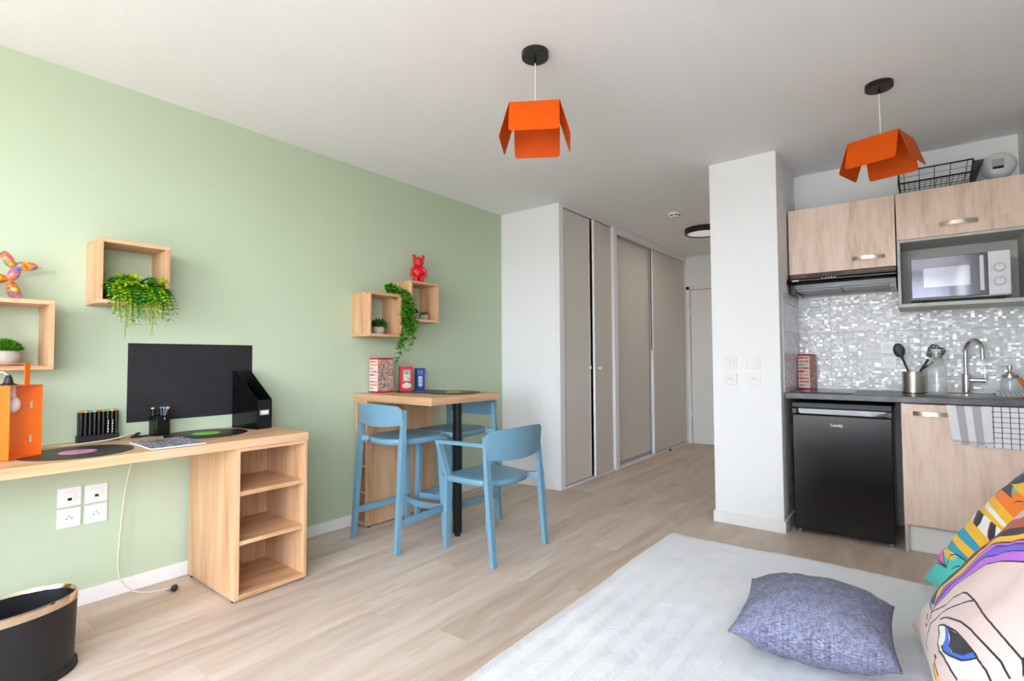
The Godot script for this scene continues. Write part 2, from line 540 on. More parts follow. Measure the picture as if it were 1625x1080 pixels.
func make_materials():
	var m
	m = mat("green_paint", [190, 203, 174], 0.75)
	m.heightmap_enabled = true; m.heightmap_texture = height_tex(0.09, 3); m.heightmap_scale = 0.03
	m.uv1_triplanar = true; m.uv1_world_triplanar = true; m.uv1_scale = Vector3.ONE * 4.0
	m = mat("white_paint", [246, 246, 246], 0.8)
	m.heightmap_enabled = true; m.heightmap_texture = M.green_paint.heightmap_texture; m.heightmap_scale = 0.03
	m.uv1_triplanar = true; m.uv1_world_triplanar = true; m.uv1_scale = Vector3.ONE * 4.0
	m = mat("ceiling_paint", [247, 246, 246], 0.95)
	m.heightmap_enabled = true; m.heightmap_texture = height_tex(0.16, 5, 512, 3); m.heightmap_scale = 0.12
	m.uv1_triplanar = true; m.uv1_world_triplanar = true; m.uv1_scale = Vector3.ONE * 2.5
	mat("white_trim", [240, 239, 236], 0.45)
	mat("white_plastic", [240, 240, 238], 0.3)
	mat("closet_panel", [226, 219, 210], 0.55)
	mat("closet_frame", [244, 244, 244], 0.4)
	mat("grey_rail", [170, 170, 168], 0.4)
	mat("dark_gap", [28, 28, 30], 0.9)
	# floor: pale mottled vinyl planks
	var img = wood_image(1024, 1024, tones([[204, 182, 164], [213, 192, 174], [219, 199, 183], [223, 205, 190], [227, 210, 196]]), 21, 6.0, 0.15, 26.0)
	var fm = noise(0.006, 90, 4)
	for y in 1024:
		for x in 1024:
			var k = fm.get_noise_2d(x * 1.6, y * 0.55)
			if k > 0.22:
				var c = img.get_pixel(x, y)
				img.set_pixel(x, y, c.lerp(Color8(234, 219, 207), minf((k - 0.22) * 2.0, 0.45)))
	var ft = tex(img)
	var relief = height_tex(0.05, 8)
	for k in 4:
		var t = [1.0, 0.985, 0.97, 0.955][k]
		m = wood("floor_vinyl_%d" % k, ft, 1.44, 2.5, 0.5, Color(t, t * 0.997, t * 0.992))
		m.metallic_specular = 0.35
	# pale oak laminate of the desk, the bar table and the wall shelves
	var oak = tex(wood_image(768, 1024, tones([[196, 148, 104], [214, 169, 125], [225, 181, 138], [231, 190, 149], [236, 197, 158]]), 40, 5.0, 0.1, 36.0))
	wood("oak", oak, 0.9, 2.4, 0.45, Color(0.955, 0.94, 0.935))
	wood("oak_pale", oak, 0.9, 2.4, 0.45, Color(0.965, 0.945, 0.935))
	wood("oak_edge", oak, 0.3, 1.2, 0.45, Color(0.97, 0.95, 0.93))
	# kitchen fronts: pinkish oak with a bolder figure
	var kw = tex(wood_image(768, 1024, tones([[216, 182, 158], [229, 198, 175], [236, 207, 186], [240, 213, 194], [243, 218, 200]]), 77, 5.0, 0.1, 30.0))
	wood("kitchen_wood", kw, 0.8, 1.1, 0.4)
	mat("blue_plastic", [114, 156, 178], 0.45)
	mat("black_metal", [14, 14, 15], 0.4)
	mat("black_matt", [24, 24, 26], 0.6)
	mat("black_gloss", [6, 6, 8], 0.12)
	mat("black_satin", [6, 6, 8], 0.2)
	mat("black_leather", [22, 23, 26], 0.42)
	mat("black_card", [12, 12, 13], 0.22)
	m = mat("chalk", [40, 40, 46], 0.7)
	var ch = Image.create(512, 320, false, Image.FORMAT_RGB8)
	var cn = noise(0.012, 31, 5)
	for y in 320:
		for x in 512:
			var k = clampf((cn.get_noise_2d(x, y * 1.6) - 0.25) * 0.25, 0.0, 0.08)
			ch.set_pixel(x, y, Color8(26, 26, 30).lerp(Color8(150, 150, 155), k))
	m.albedo_color = Color.WHITE
	m.albedo_texture = tex(ch)
	m.uv1_scale = Vector3(1 / 0.62, 1 / 0.4, 1)
	mat("chrome", [225, 225, 226], 0.08, 1.0)
	mat("brushed", [190, 184, 172], 0.3, 1.0)
	mat("steel", [188, 186, 180], 0.28, 1.0)
	mat("nickel", [205, 196, 178], 0.26, 1.0)
	mat("gold_chrome", [232, 214, 196], 0.1, 1.0)
	m = mat("orange_metal", [216, 84, 0], 0.55)
	m.metallic_specular = 0.3
	mat("orange_lamp", [236, 106, 8], 0.45)
	mat("white_cord", [226, 216, 198], 0.7)
	mat("terracotta_white", [198, 186, 172], 0.8)
	m = mat("concrete_pot", [190, 180, 168], 0.85)
	m.heightmap_enabled = true; m.heightmap_texture = relief; m.heightmap_scale = 0.15; m.uv1_triplanar = true; m.uv1_scale = Vector3.ONE * 8.0
	m = mat("leaf", [255, 255, 255], 0.5)
	m.vertex_color_use_as_albedo = true
	m.backlight_enabled = true; m.backlight = Color(0.35, 0.4, 0.2)
	m.cull_mode = BaseMaterial3D.CULL_DISABLED
	m = mat("red_gloss", [214, 10, 18], 0.1)
	m.clearcoat_enabled = true; m.clearcoat = 0.6; m.clearcoat_roughness = 0.05
	# printed things
	var pop = tones([[240, 110, 20], [216, 40, 30], [236, 170, 10], [20, 110, 200], [226, 50, 120], [70, 170, 60], [236, 96, 20], [30, 40, 70], [240, 200, 60], [40, 160, 220]])
	m = mat("pop_print", [255, 255, 255], 0.12)
	m.albedo_texture = tex(collage(512, 512, 4, pop, 520, 60)); m.uv1_triplanar = true; m.uv1_scale = Vector3.ONE * 5.0
	var retro = tones([[206, 190, 170], [190, 60, 60], [206, 150, 60], [110, 104, 106], [222, 210, 196], [180, 100, 110], [90, 120, 140], [60, 46, 44], [200, 170, 140]])
	m = mat("tin_collage", [255, 255, 255], 0.3)
	m.albedo_texture = tex(collage(384, 640, 9, retro, 3200, 34))
	m = mat("tin_stripes", [255, 255, 255], 0.3)
	m.albedo_texture = tex(tin_side())
	mat("tin_red", [196, 24, 30], 0.3)
	m = mat("tin_pink_front", [255, 255, 255], 0.3); m.albedo_texture = tex(red_tin())
	mat("tin_pink", [222, 56, 72], 0.3)
	m = mat("tin_blue_front", [255, 255, 255], 0.3); m.albedo_texture = tex(blue_tin())
	mat("tin_blue", [16, 66, 148], 0.3)
	m = mat("magazine_cover", [255, 255, 255], 0.35)
	m.albedo_texture = tex(collage(512, 384, 15, tones([[210, 212, 220], [40, 40, 60], [30, 60, 110], [60, 150, 70], [60, 120, 200], [210, 60, 70], [240, 240, 240], [120, 120, 140]]), 2600, 34))
	mat("paper", [238, 238, 244], 0.8)
	m = mat("vinyl", [24, 26, 25], 0.38)
	m.heightmap_enabled = true; m.heightmap_texture = tex(groove_image()); m.heightmap_scale = 0.05
	for e in [["pink", [240, 140, 190]], ["lime", [126, 222, 20]], ["yellow", [226, 212, 20]], ["aqua", [24, 130, 170]]]:
		var li = Image.create(256, 256, false, Image.FORMAT_RGB8)
		li.fill(Color8(e[1][0], e[1][1], e[1][2]))
		var dark = Color8(40, 30, 36)
		for k in 9: li.fill_rect(Rect2i(56 + k * 17, 66 + (k % 3) * 3, 10, 26), dark)
		for k in 7: li.fill_rect(Rect2i(80 + k * 14, 112, 9, 12), dark)
		for k in 5: li.fill_rect(Rect2i(92 + k * 15, 172, 11, 8), dark)
		fill(li, disc(Vector2(128, 146), 6), dark)
		m = mat("label_" + e[0], [255, 255, 255], 0.4); m.albedo_texture = tex(li)
	for e in [["orange", [240, 110, 20]], ["lime", [196, 226, 80]], ["grey", [150, 150, 158]], ["magenta", [226, 20, 110]], ["green", [60, 214, 60]], ["amber", [250, 180, 20]], ["sky", [40, 160, 230]], ["teal", [40, 170, 170]], ["violet", [150, 90, 190]]]:
		mat("cap_" + e[0], e[1], 0.4)
	mat("skin_tile", [255, 255, 255], 0.4)
	m = mat("cushion_face", [255, 255, 255], 0.8); m.albedo_texture = tex(print_image(FACE_PRINT, ink("skin"))); m.rim_enabled = true; m.rim = 0.2
	m = mat("cushion_stripes", [255, 255, 255], 0.8); m.albedo_texture = tex(print_image(STRIPE_PRINT, ink("teal"), true)); m.rim_enabled = true; m.rim = 0.2
	# grey melange cloth
	var g := Image.create(512, 512, false, Image.FORMAT_RGB8)
	var wa = noise(0.5, 51, 2)
	var wb = noise(0.5, 52, 2)
	var wc = noise(0.02, 53, 3)
	for y in 512:
		for x in 512:
			var k = wa.get_noise_2d(x * 1.2, y * 0.05) * 0.5 + wb.get_noise_2d(x * 0.05, y * 1.2) * 0.6 + wc.get_noise_2d(x, y) * 0.15
			g.set_pixel(x, y, Color8(62, 64, 84).lerp(Color8(158, 160, 184), clampf(0.5 + k * 0.95, 0, 1)))
	m = mat("grey_cloth", [255, 255, 255], 0.95); m.albedo_texture = tex(g); m.uv1_scale = Vector3(1.6, 1.2, 1)
	# white woven cover: herringbone ribs
	var hb := Image.create(512, 512, false, Image.FORMAT_L8)
	for y in 512:
		for x in 512:
			var col = (x / 64) % 2
			var ph = (y + (x % 64 if col == 0 else 64 - x % 64)) % 12
			var k = 0.5 + 0.5 * sin(TAU * ph / 12.0)
			hb.set_pixel(x, y, Color(k, k, k))
	m = mat("white_cover", [236, 236, 239], 0.95)
	m.heightmap_enabled = true; m.heightmap_texture = tex(hb); m.heightmap_scale = 0.2
	m.uv1_scale = Vector3(4.2, 4.2, 1); m.rim_enabled = true; m.rim = 0.3
	mat("mattress", [205, 205, 208], 0.9)
	m = mat("sheer", [246, 246, 248], 0.9)
	m.backlight_enabled = true; m.backlight = Color(0.9, 0.9, 0.92); m.cull_mode = BaseMaterial3D.CULL_DISABLED
	m = mat("glass", [240, 248, 248], 0.02)
	m.transparency = BaseMaterial3D.TRANSPARENCY_ALPHA; m.albedo_color.a = 0.12; m.cull_mode = BaseMaterial3D.CULL_DISABLED
	m = mat("jar_glass", [236, 246, 244], 0.03)
	m.refraction_enabled = true; m.refraction_scale = 0.05
	m.transparency = BaseMaterial3D.TRANSPARENCY_ALPHA; m.albedo_color.a = 0.1
	mat("bulb_glass", [238, 236, 230], 0.2)
	mat("kraft", [196, 122, 56], 0.8)
	# worktop: dark grey laminate
	m = mat("worktop", [84, 82, 88], 0.34)
	var wn := Image.create(512, 512, false, Image.FORMAT_RGB8)
	var n1 = noise(0.015, 61, 5)
	var n2 = noise(0.4, 62, 2)
	for y in 512:
		for x in 512:
			var k = clampf(0.5 + n1.get_noise_2d(x, y) * 0.5 + n2.get_noise_2d(x, y) * 0.25, 0, 1)
			wn.set_pixel(x, y, Color8(66, 64, 69).lerp(Color8(116, 114, 122), k))
	m.albedo_color = Color.WHITE; m.albedo_texture = tex(wn)
	mat("grey_carcass", [196, 194, 190], 0.5)
	mat("dark_brown", [92, 66, 48], 0.45)
	# tiles whose small mosaic facets each lean a little
	var cw = 28; var ct = 14; var px = 18
	var nm := Image.create(cw * px, ct * px, false, Image.FORMAT_RGB8)
	var tone := Image.create(cw * px, ct * px, false, Image.FORMAT_RGB8)
	var r := RandomNumberGenerator.new()
	r.seed = 12
	for cy in ct:
		for cx in cw:
			var lean = Vector2(r.randfn(0, 0.03), r.randfn(0, 0.03)) if r.randf() < 0.1 else Vector2.from_angle(r.randf() * TAU) * r.randf_range(0.1, 0.15)
			var k = r.randf_range(0.95, 1.0)
			for y in px:
				for x in px:
					var e = Vector2.ZERO
					if x == 0: e.x = -0.12
					elif x == px - 1: e.x = 0.12
					if y == 0: e.y = -0.12
					elif y == px - 1: e.y = 0.12
					var n = Vector3(lean.x + e.x, lean.y + e.y, 1).normalized()
					nm.set_pixel(cx * px + x, cy * px + y, Color(n.x * 0.5 + 0.5, n.y * 0.5 + 0.5, n.z * 0.5 + 0.5))
					tone.set_pixel(cx * px + x, cy * px + y, Color(k * 0.93, k * 0.933, k * 0.94))
	m = mat("mosaic", [255, 255, 255], 0.1)
	m.albedo_texture = tex(tone)
	m.normal_enabled = true; m.normal_texture = tex(nm, false); m.normal_scale = 1.0
	m.metallic_specular = 0.55
	m.uv1_scale = Vector3(1 / 0.51, 1 / 0.193, 1)
	var side = m.duplicate()
	side.normal_scale = 0.45
	M["mosaic_side"] = side
	mat("grout", [206, 207, 208], 0.9)
	# tea towels
	var ti := Image.create(256, 256, false, Image.FORMAT_RGB8)
	ti.fill(Color8(236, 234, 234))
	for x0 in [56, 150]: ti.fill_rect(Rect2i(x0, 0, 50, 256), Color8(186, 180, 186))
	for y in range(232, 250):
		for x in 256:
			ti.set_pixel(x, y, ti.get_pixel(x, y).lerp(Color8(150, 132, 126), 0.35))
	m = mat("towel_striped", [255, 255, 255], 0.95); m.albedo_texture = tex(ti)
	m.cull_mode = BaseMaterial3D.CULL_DISABLED
	var ci := Image.create(256, 256, false, Image.FORMAT_RGB8)
	ci.fill(Color8(236, 235, 238))
	for k in 8:
		ci.fill_rect(Rect2i(k * 32, 0, 3, 256), Color8(52, 50, 58))
		ci.fill_rect(Rect2i(0, k * 32, 256, 3), Color8(52, 50, 58))
	m = mat("towel_checked", [255, 255, 255], 0.95); m.albedo_texture = tex(ci)
	m.cull_mode = BaseMaterial3D.CULL_DISABLED
	mat("microwave_white", [232, 233, 236], 0.3)
	mat("microwave_door", [104, 104, 112], 0.05, 1.0)
	mat("black_mirror", [84, 86, 92], 0.06, 1.0)
	mat("microwave_window", [150, 150, 158], 0.08, 0.8)
	mat("bristol_black", [30, 32, 40], 0.45)
	m = mat("lamp_diffuser", [236, 236, 240], 0.4)
	m.emission_enabled = true; m.emission = Color8(255, 250, 244); m.emission_energy_multiplier = 0.3
	mat("logo_white", [232, 232, 232], 0.4)
	mat("grey_plastic", [150, 158, 160], 0.5)

func groove_image():
	var img := Image.create(512, 512, false, Image.FORMAT_L8)
	for y in 512:
		for x in 512:
			var d = Vector2(x - 256, y - 256).length()
			var k = 0.5 + 0.5 * sin(d * 1.1) * (1.0 if d > 90 else 0.0)
			img.set_pixel(x, y, Color(k, k, k))
	return img

func tin_side():
	var img := Image.create(192, 640, false, Image.FORMAT_RGB8)
	img.fill(Color8(236, 226, 222))
	var r := RandomNumberGenerator.new()
	r.seed = 3
	var cols = tones([[238, 120, 90], [236, 180, 90], [170, 180, 220], [232, 120, 170], [226, 90, 80], [236, 214, 150]])
	for k in 9:
		var y = 20 + k * 68
		var c = cols[k % cols.size()]
		img.fill_rect(Rect2i(8 + (k % 2) * 80, y, 92, 44), c)
		img.fill_rect(Rect2i(14 + (k % 2) * 80, y + 14, 70, 9), Color8(220, 50, 60))
		img.fill_rect(Rect2i(104 - (k % 2) * 92, y + 8, 74, 26), cols[(k + 3) % cols.size()])
		img.fill_rect(Rect2i(110 - (k % 2) * 92, y + 18, 50, 5), Color8(70, 60, 90))
	for k in 60:
		img.fill_rect(Rect2i(r.randi() % 180, r.randi() % 620, 3 + r.randi() % 16, 3 + r.randi() % 6), cols[r.randi() % cols.size()].darkened(r.randf() * 0.5))
	return img

func red_tin():
	var img := Image.create(200, 360, false, Image.FORMAT_RGB8)
	img.fill(Color8(222, 56, 72))
	var cream = Color8(214, 206, 184)
	fill(img, round_pts(50, 34, 112, 200), cream)
	img.fill_rect(Rect2i(62, 30, 88, 78), Color8(120, 196, 168))
	for k in 4: img.fill_rect(Rect2i(72 + k * 18, 62, 12, 12), Color8(50, 120, 110))
	for k in 4: img.fill_rect(Rect2i(72 + k * 18, 82, 12, 14), Color8(50, 120, 110))
	stroke(img, [Vector2(70, 150), Vector2(96, 136), Vector2(120, 152), Vector2(142, 128)], 3, Color8(90, 80, 80))
	fill(img, disc(Vector2(138, 176), 14), Color8(224, 70, 80))
	fill(img, disc(Vector2(120, 196), 16, 12), Color8(238, 200, 180))
	img.fill_rect(Rect2i(56, 210, 104, 22), Color8(120, 180, 170))
	for k in 5: fill(img, disc(Vector2(66 + k * 22, 232), 12, 6), Color8(40, 34, 40))
	fill(img, disc(Vector2(108, 296), 82, 44), cream)
	fill(img, disc(Vector2(108, 262), 34, 24), cream)
	img.fill_rect(Rect2i(180, 268, 20, 34), Color8(60, 150, 130))
	return img

func blue_tin():
	var img := Image.create(140, 330, false, Image.FORMAT_RGB8)
	img.fill(Color8(18, 72, 156))
	img.fill_rect(Rect2i(24, 8, 84, 44), Color8(150, 160, 210))
	img.fill_rect(Rect2i(40, 18, 50, 22), Color8(30, 40, 60))
	for k in 6: img.fill_rect(Rect2i(24 + k * 15, 64, 10, 20), Color8(200, 90, 110))
	for k in 5: fill(img, disc(Vector2(66, 136 + k * 32), 38, 26), Color8(206, 208, 228))
	for k in 4: img.fill_rect(Rect2i(40, 150 + k * 30, 52, 9), Color8(70, 80, 150))
	img.fill_rect(Rect2i(48, 290, 36, 14), Color8(120, 150, 210))
	return img

func round_pts(x, y, w, h):
	return [Vector2(x + 12, y), Vector2(x + w - 12, y), Vector2(x + w, y + 14), Vector2(x + w, y + h), Vector2(x, y + h), Vector2(x, y + 14)]

# ---------------------------------------------------------------- the room
func build_shell():
	# floor: a slab with loose-laid planks that run towards the hall
	var fl = struct("floor", bx(Vector3(-0.1, -0.12, ZB - 0.1), Vector3(XR + 0.1, -0.004, ZR + 0.2), 0.0), "grout", "floor of pale mottled beige vinyl planks")
	var pw = 0.184; var plen = 1.25
	var made = []
	for k in 16:
		var s = S.new()
		s.shift = Vector2((k % 8) * 0.18 + 0.09, (k / 8) * 1.25 + 0.625)
		made.append(s.box(Vector3.ZERO, Vector3(pw - 0.0004, 0.004, plen - 0.0004), 0.0005, 2).mesh())
	var cols = int(ceil(XR / pw))
	for i in cols:
		var z = ZR + 0.1 - plen / 2 + fmod(i * 0.47, 1.0) * plen
		while z > ZB - plen * 0.55:
			var x = (i + 0.5) * pw
			if x - pw / 2 < XR and not (z + plen / 2 < ZK - 0.1 and x > XC1 + 0.1) and not (z + plen / 2 < ZC - 0.1 and x < XW - 0.2):
				var o = put("plank", made[rng.randi() % 16], "floor_vinyl_%d" % (rng.randi() % 4), fl)
				o.position = Vector3(x, -0.002, z)
				if rng.randf() < 0.5: o.rotation.y = PI
			z -= plen
	var W = "white_paint"
	struct("ceiling", bx(Vector3(-0.1, H, ZB - 0.1), Vector3(XR + 0.1, H + 0.12, ZR + 0.2), 0.0), "ceiling_paint", "white stippled ceiling over the whole room")
	struct("wall_left", bx(Vector3(-0.12, -0.02, ZB - 0.1), Vector3(0, H + 0.02, ZR + 0.2), 0.0), "green_paint", "long sage green painted wall")
	var rw = S.new()
	rw.span(Vector3(XR, -0.02, ZB - 0.1), Vector3(XR + 0.12, H + 0.02, 0.22), 0.0)
	rw.span(Vector3(XR, -0.02, 1.98), Vector3(XR + 0.12, H + 0.02, ZR + 0.2), 0.0)
	rw.span(Vector3(XR, -0.02, 0.22), Vector3(XR + 0.12, 0.88, 1.98), 0.0)
	rw.span(Vector3(XR, 2.32, 0.22), Vector3(XR + 0.12, H + 0.02, 1.98), 0.0)
	struct("wall_right", rw, W, "white wall beside the bed and the kitchenette")
	var sf = S.new()
	for e in [[0.22, 0.28, 0.88, 2.32], [1.92, 1.98, 0.88, 2.32], [0.28, 1.92, 0.88, 0.94], [0.28, 1.92, 2.26, 2.32], [1.07, 1.13, 0.94, 2.26]]:
		sf.span(Vector3(XR + 0.03, e[2], e[0]), Vector3(XR + 0.09, e[3], e[1]), 0.003)
	var sw = struct("window_2", sf, "white_plastic", "white framed window in the right wall")
	for e in [[0.28, 1.07], [1.13, 1.92]]: put("pane", bx(Vector3(XR + 0.055, 0.94, e[0]), Vector3(XR + 0.061, 2.26, e[1]), 0.0), "glass", sw)
	struct("wall_hall_end", bx(Vector3(-0.1, -0.02, ZB - 0.12), Vector3(XR + 0.1, H + 0.02, ZB), 0.0), W, "white wall at the end of the hall")
	struct("wall_closet_end", bx(Vector3(0, 0, ZC - 0.07), Vector3(XW, H, ZC), 0.002), W, "white end wall of the closets next to the green wall")
	var col = struct("wall_pillar", bx(Vector3(XC1, 0, ZB), Vector3(XC2, H, ZCOL), 0.002), W, "white pillar wall between hall and kitchenette")
	var kit = struct("wall_kitchen", bx(Vector3(XC2, 0, ZK - 0.12), Vector3(XR, H, ZK), 0.0), W, "white kitchenette wall with a mosaic tile splashback")
	# splashback: wide tiles with grout joints
	var tw = 0.51; var th = 0.193
	put("grout", bx(Vector3(XC2, 0.9, ZK), Vector3(XR, 1.72, ZK + 0.003), 0.0), "grout", kit)
	var y = 0.925 - th
	while y < 1.72:
		var x = 2.597 - tw
		while x < XR:
			var a = Vector3(maxf(x + 0.0012, XC2 + 0.008), maxf(y + 0.0012, 0.9), ZK + 0.003)
			var b = Vector3(minf(x + tw - 0.0012, XR), minf(y + th - 0.0012, 1.72), ZK + 0.008)
			if b.x - a.x > 0.02 and b.y - a.y > 0.01:
				put("tile", bx(a, b, 0.0008, 1, Vector2(-x, -y) + Vector2(rng.randi() % 28 * tw / 28.0, rng.randi() % 14 * th / 14.0)), "mosaic", kit)
			x += tw
		y += th
	put("grout", bx(Vector3(XC2, 0.9, ZK), Vector3(XC2 + 0.003, 1.573, -3.805), 0.0), "grout", col)
	y = 0.925 - th
	while y < 1.57:
		var z = -3.805
		while z > ZK + 0.02:
			var a = Vector3(XC2 + 0.003, maxf(y + 0.0012, 0.9), maxf(z - tw + 0.0012, ZK + 0.009))
			var b = Vector3(XC2 + 0.008, minf(y + th - 0.0012, 1.573), z - 0.0012)
			if b.y - a.y > 0.01 and b.z - a.z > 0.02:
				put("tile", bx(a, b, 0.0008, 1, Vector2(-z, -y)), "mosaic_side", col)
			z -= tw
		y += th
	struct("trim_1", bx(Vector3(XC2 + 0.009, 0.9005, ZK + 0.008), Vector3(XR, 0.911, ZK + 0.018), 0.002), "white_trim", "white sealing strip along the worktop")
	# baseboards
	var T = "white_trim"
	struct("baseboard_left", bx(Vector3(0, 0.001, ZC), Vector3(0.012, 0.075, ZR), 0.002), T, "white baseboard along the green wall")
	struct("baseboard_closet_end", bx(Vector3(0.012, 0.001, ZC), Vector3(XW - 0.07, 0.075, ZC + 0.011), 0.002), T, "white baseboard on the closet end wall")
	struct("baseboard_pillar", bx(Vector3(XC1 - 0.011, 0.001, ZCOL), Vector3(XC2 + 0.011, 0.078, ZCOL + 0.011), 0.002), T, "white baseboard on the front of the pillar")
	struct("baseboard_pillar_side", bx(Vector3(XC2, 0.001, ZK + 0.012), Vector3(XC2 + 0.011, 0.078, ZCOL), 0.002), T, "white baseboard on the kitchen side of the pillar")
	struct("baseboard_kitchen", bx(Vector3(XC2, 0.001, ZK), Vector3(3.0, 0.1, ZK + 0.012), 0.002), T, "white baseboard behind the refrigerator")
	struct("baseboard_hall", bx(Vector3(XC1 - 0.011, 0.001, ZB), Vector3(XC1, 0.078, ZCOL), 0.002), T, "white baseboard on the hall side of the pillar wall")
	struct("baseboard_right", bx(Vector3(XR - 0.012, 0.001, ZF + 0.1), Vector3(XR, 0.078, ZR), 0.002), T, "white baseboard along the right wall")

func build_window():
	var x0 = 1.3; var x1 = 3.5; var top = 2.42
	var W = "white_paint"
	var s = S.new()
	s.span(Vector3(-0.1, 0, ZR), Vector3(x0, H, ZR + 0.2), 0.0)
	s.span(Vector3(x1, 0, ZR), Vector3(XR + 0.1, H, ZR + 0.2), 0.0)
	s.span(Vector3(x0, top, ZR), Vector3(x1, H, ZR + 0.2), 0.0)
	struct("wall_rear", s, W, "white window wall")
	var f = S.new()
	for e in [[Vector3(x0, 0.01, ZR + 0.05), Vector3(x0 + 0.07, top, ZR + 0.12)], [Vector3(x1 - 0.07, 0.01, ZR + 0.05), Vector3(x1, top, ZR + 0.12)], [Vector3(x0, top - 0.07, ZR + 0.05), Vector3(x1, top, ZR + 0.12)], [Vector3(x0, 0.0, ZR + 0.05), Vector3(x1, 0.08, ZR + 0.12)]]:
		f.span(e[0], e[1], 0.004)
	var w = struct("window_1", f, "white_plastic", "wide glazed balcony door")
	for k in [1]:
		var x = lerpf(x0, x1, k / 2.0)
		put("mullion", bx(Vector3(x - 0.045, 0.08, ZR + 0.055), Vector3(x + 0.045, top - 0.07, ZR + 0.115), 0.004), "white_plastic", w)
	for k in 2:
		var a = lerpf(x0, x1, k / 2.0) + 0.06; var b = lerpf(x0, x1, (k + 1) / 2.0) - 0.06
		put("pane", bx(Vector3(a, 0.08, ZR + 0.08), Vector3(b, top - 0.07, ZR + 0.086), 0.0), "glass", w)
	# sheer curtains drawn to the sides
	for e in [[1.1, 1.45, "white sheer curtain gathered at the inner side of the balcony door"], [2.95, 3.58, "white sheer curtain gathered beside the right wall"]]:
		var rows = []
		for i in 7:
			var row = []
			var y = lerpf(2.47, 0.04, i / 6.0)
			for j in 61:
				var u = j / 60.0
				row.append(Vector3(lerpf(e[0], e[1], u), y, ZR - 0.12 + sin(u * TAU * 7.0 + i * 0.12) * 0.03 + sin(u * 9.0) * 0.012))
			rows.append(row)
		var c = S.new()
		c.loft(rows)
		tag(put("sheer_curtain", c, "sheer"), e[2], "curtain")

# ---------------------------------------------------------------- closets
func build_closets():
	var yt = 2.482
	# hinged cupboard
	var t = thing("hinged_closet", "tall built-in closet with two narrow hinged greige doors", "closet", Vector3(XW, 0, -4.32))
	var F = "closet_frame"
	put("jamb", bx(Vector3(-0.05, 0, 0.467), Vector3(0.004, 2.499, 0.54), 0.002), F, t)
	put("jamb", bx(Vector3(-0.06, 0, -0.56), Vector3(0.012, 2.499, -0.475), 0.002), F, t)
	put("head_rail", bx(Vector3(-0.05, yt, -0.475), Vector3(0.0, 2.499, 0.467), 0.001), F, t)
	put("sill_rail", bx(Vector3(-0.05, 0.0, -0.475), Vector3(0.002, 0.018, 0.467), 0.001), F, t)
	var door = hinged_leaf(t, 0.475)
	door.position = Vector3(-0.022, 0.026, 0.458)
	put("knob", knob_shape(), "white_plastic", door).position = Vector3(0.0225, 1.02, -0.43)
	var d2 = hinged_leaf(t, 0.43, 1.0)
	d2.position = Vector3(-0.022, 0.022, -0.47)
	d2.rotation.y = deg_to_rad(4.6)
	put("knob", knob_shape(), "white_plastic", d2).position = Vector3(0.0225, 1.02, 0.36)
	# sliding cupboard
	var s = thing("sliding_closet", "tall built-in closet with two wide sliding greige doors", "closet", Vector3(XW, 0, -5.9))
	var z0 = 1.02; var z1 = -1.03
	put("top_track", bx(Vector3(-0.09, 2.43, z1), Vector3(0.012, 2.499, z0), 0.002), "closet_frame", s)
	put("track_groove", bx(Vector3(-0.075, 2.424, z1), Vector3(-0.004, 2.43, z0), 0.0), "grey_rail", s)
	put("bottom_track", bx(Vector3(-0.09, 0.0, z1), Vector3(0.004, 0.016, z0), 0.001), "closet_frame", s)
	put("side_post", bx(Vector3(-0.07, 0.0, z1 - 0.006), Vector3(0.0, 2.499, z1), 0.0), "closet_frame", s)
	slider(s, -0.062, z0 - 0.01, 0.05, "grey_rail")
	slider(s, -0.022, 0.09, z1 + 0.003, "closet_frame")

func hinged_leaf(t, wide, dir = -1.0):
	var d = put("door", bx(Vector3(-0.01, 0, 0), Vector3(0.01, 2.444, dir * wide), 0.0015), "closet_panel", t)
	put("edge_strip", bx(Vector3(-0.0105, 0, dir * 0.013), Vector3(0.012, 2.445, dir * -0.0005), 0.001), "closet_frame", d)
	put("edge_strip", bx(Vector3(-0.0105, 0, dir * (wide + 0.0005)), Vector3(0.012, 2.445, dir * (wide - 0.006)), 0.001), "closet_frame", d)
	return d

func knob_shape():
	var s = S.new()
	s.at(Vector3.ZERO, Basis(Vector3.BACK, -PI / 2))
	s.lathe([[0.006, -0.012], [0.006, 0.006], [0.012, 0.012], [0.013, 0.02], [0.009, 0.025], [0, 0.026]], 16)
	return s

func slider(t, x, za, zb, edge):
	var d = put("door", bx(Vector3(x - 0.008, 0.02, zb), Vector3(x + 0.008, 2.425, za), 0.001), "closet_panel", t)
	put("edge_profile", bx(Vector3(x - 0.014, 0.018, za - 0.03), Vector3(x + 0.018, 2.424, za), 0.002), edge if edge == "closet_frame" else "grey_rail", d)
	put("edge_profile", bx(Vector3(x - 0.014, 0.018, zb), Vector3(x + 0.014, 2.424, zb + 0.012), 0.002), edge, d)
	put("bottom_rail", bx(Vector3(x - 0.01, 0.018, zb), Vector3(x + 0.011, 0.05 if edge == "grey_rail" else 0.03, za), 0.001), "grey_rail", d)

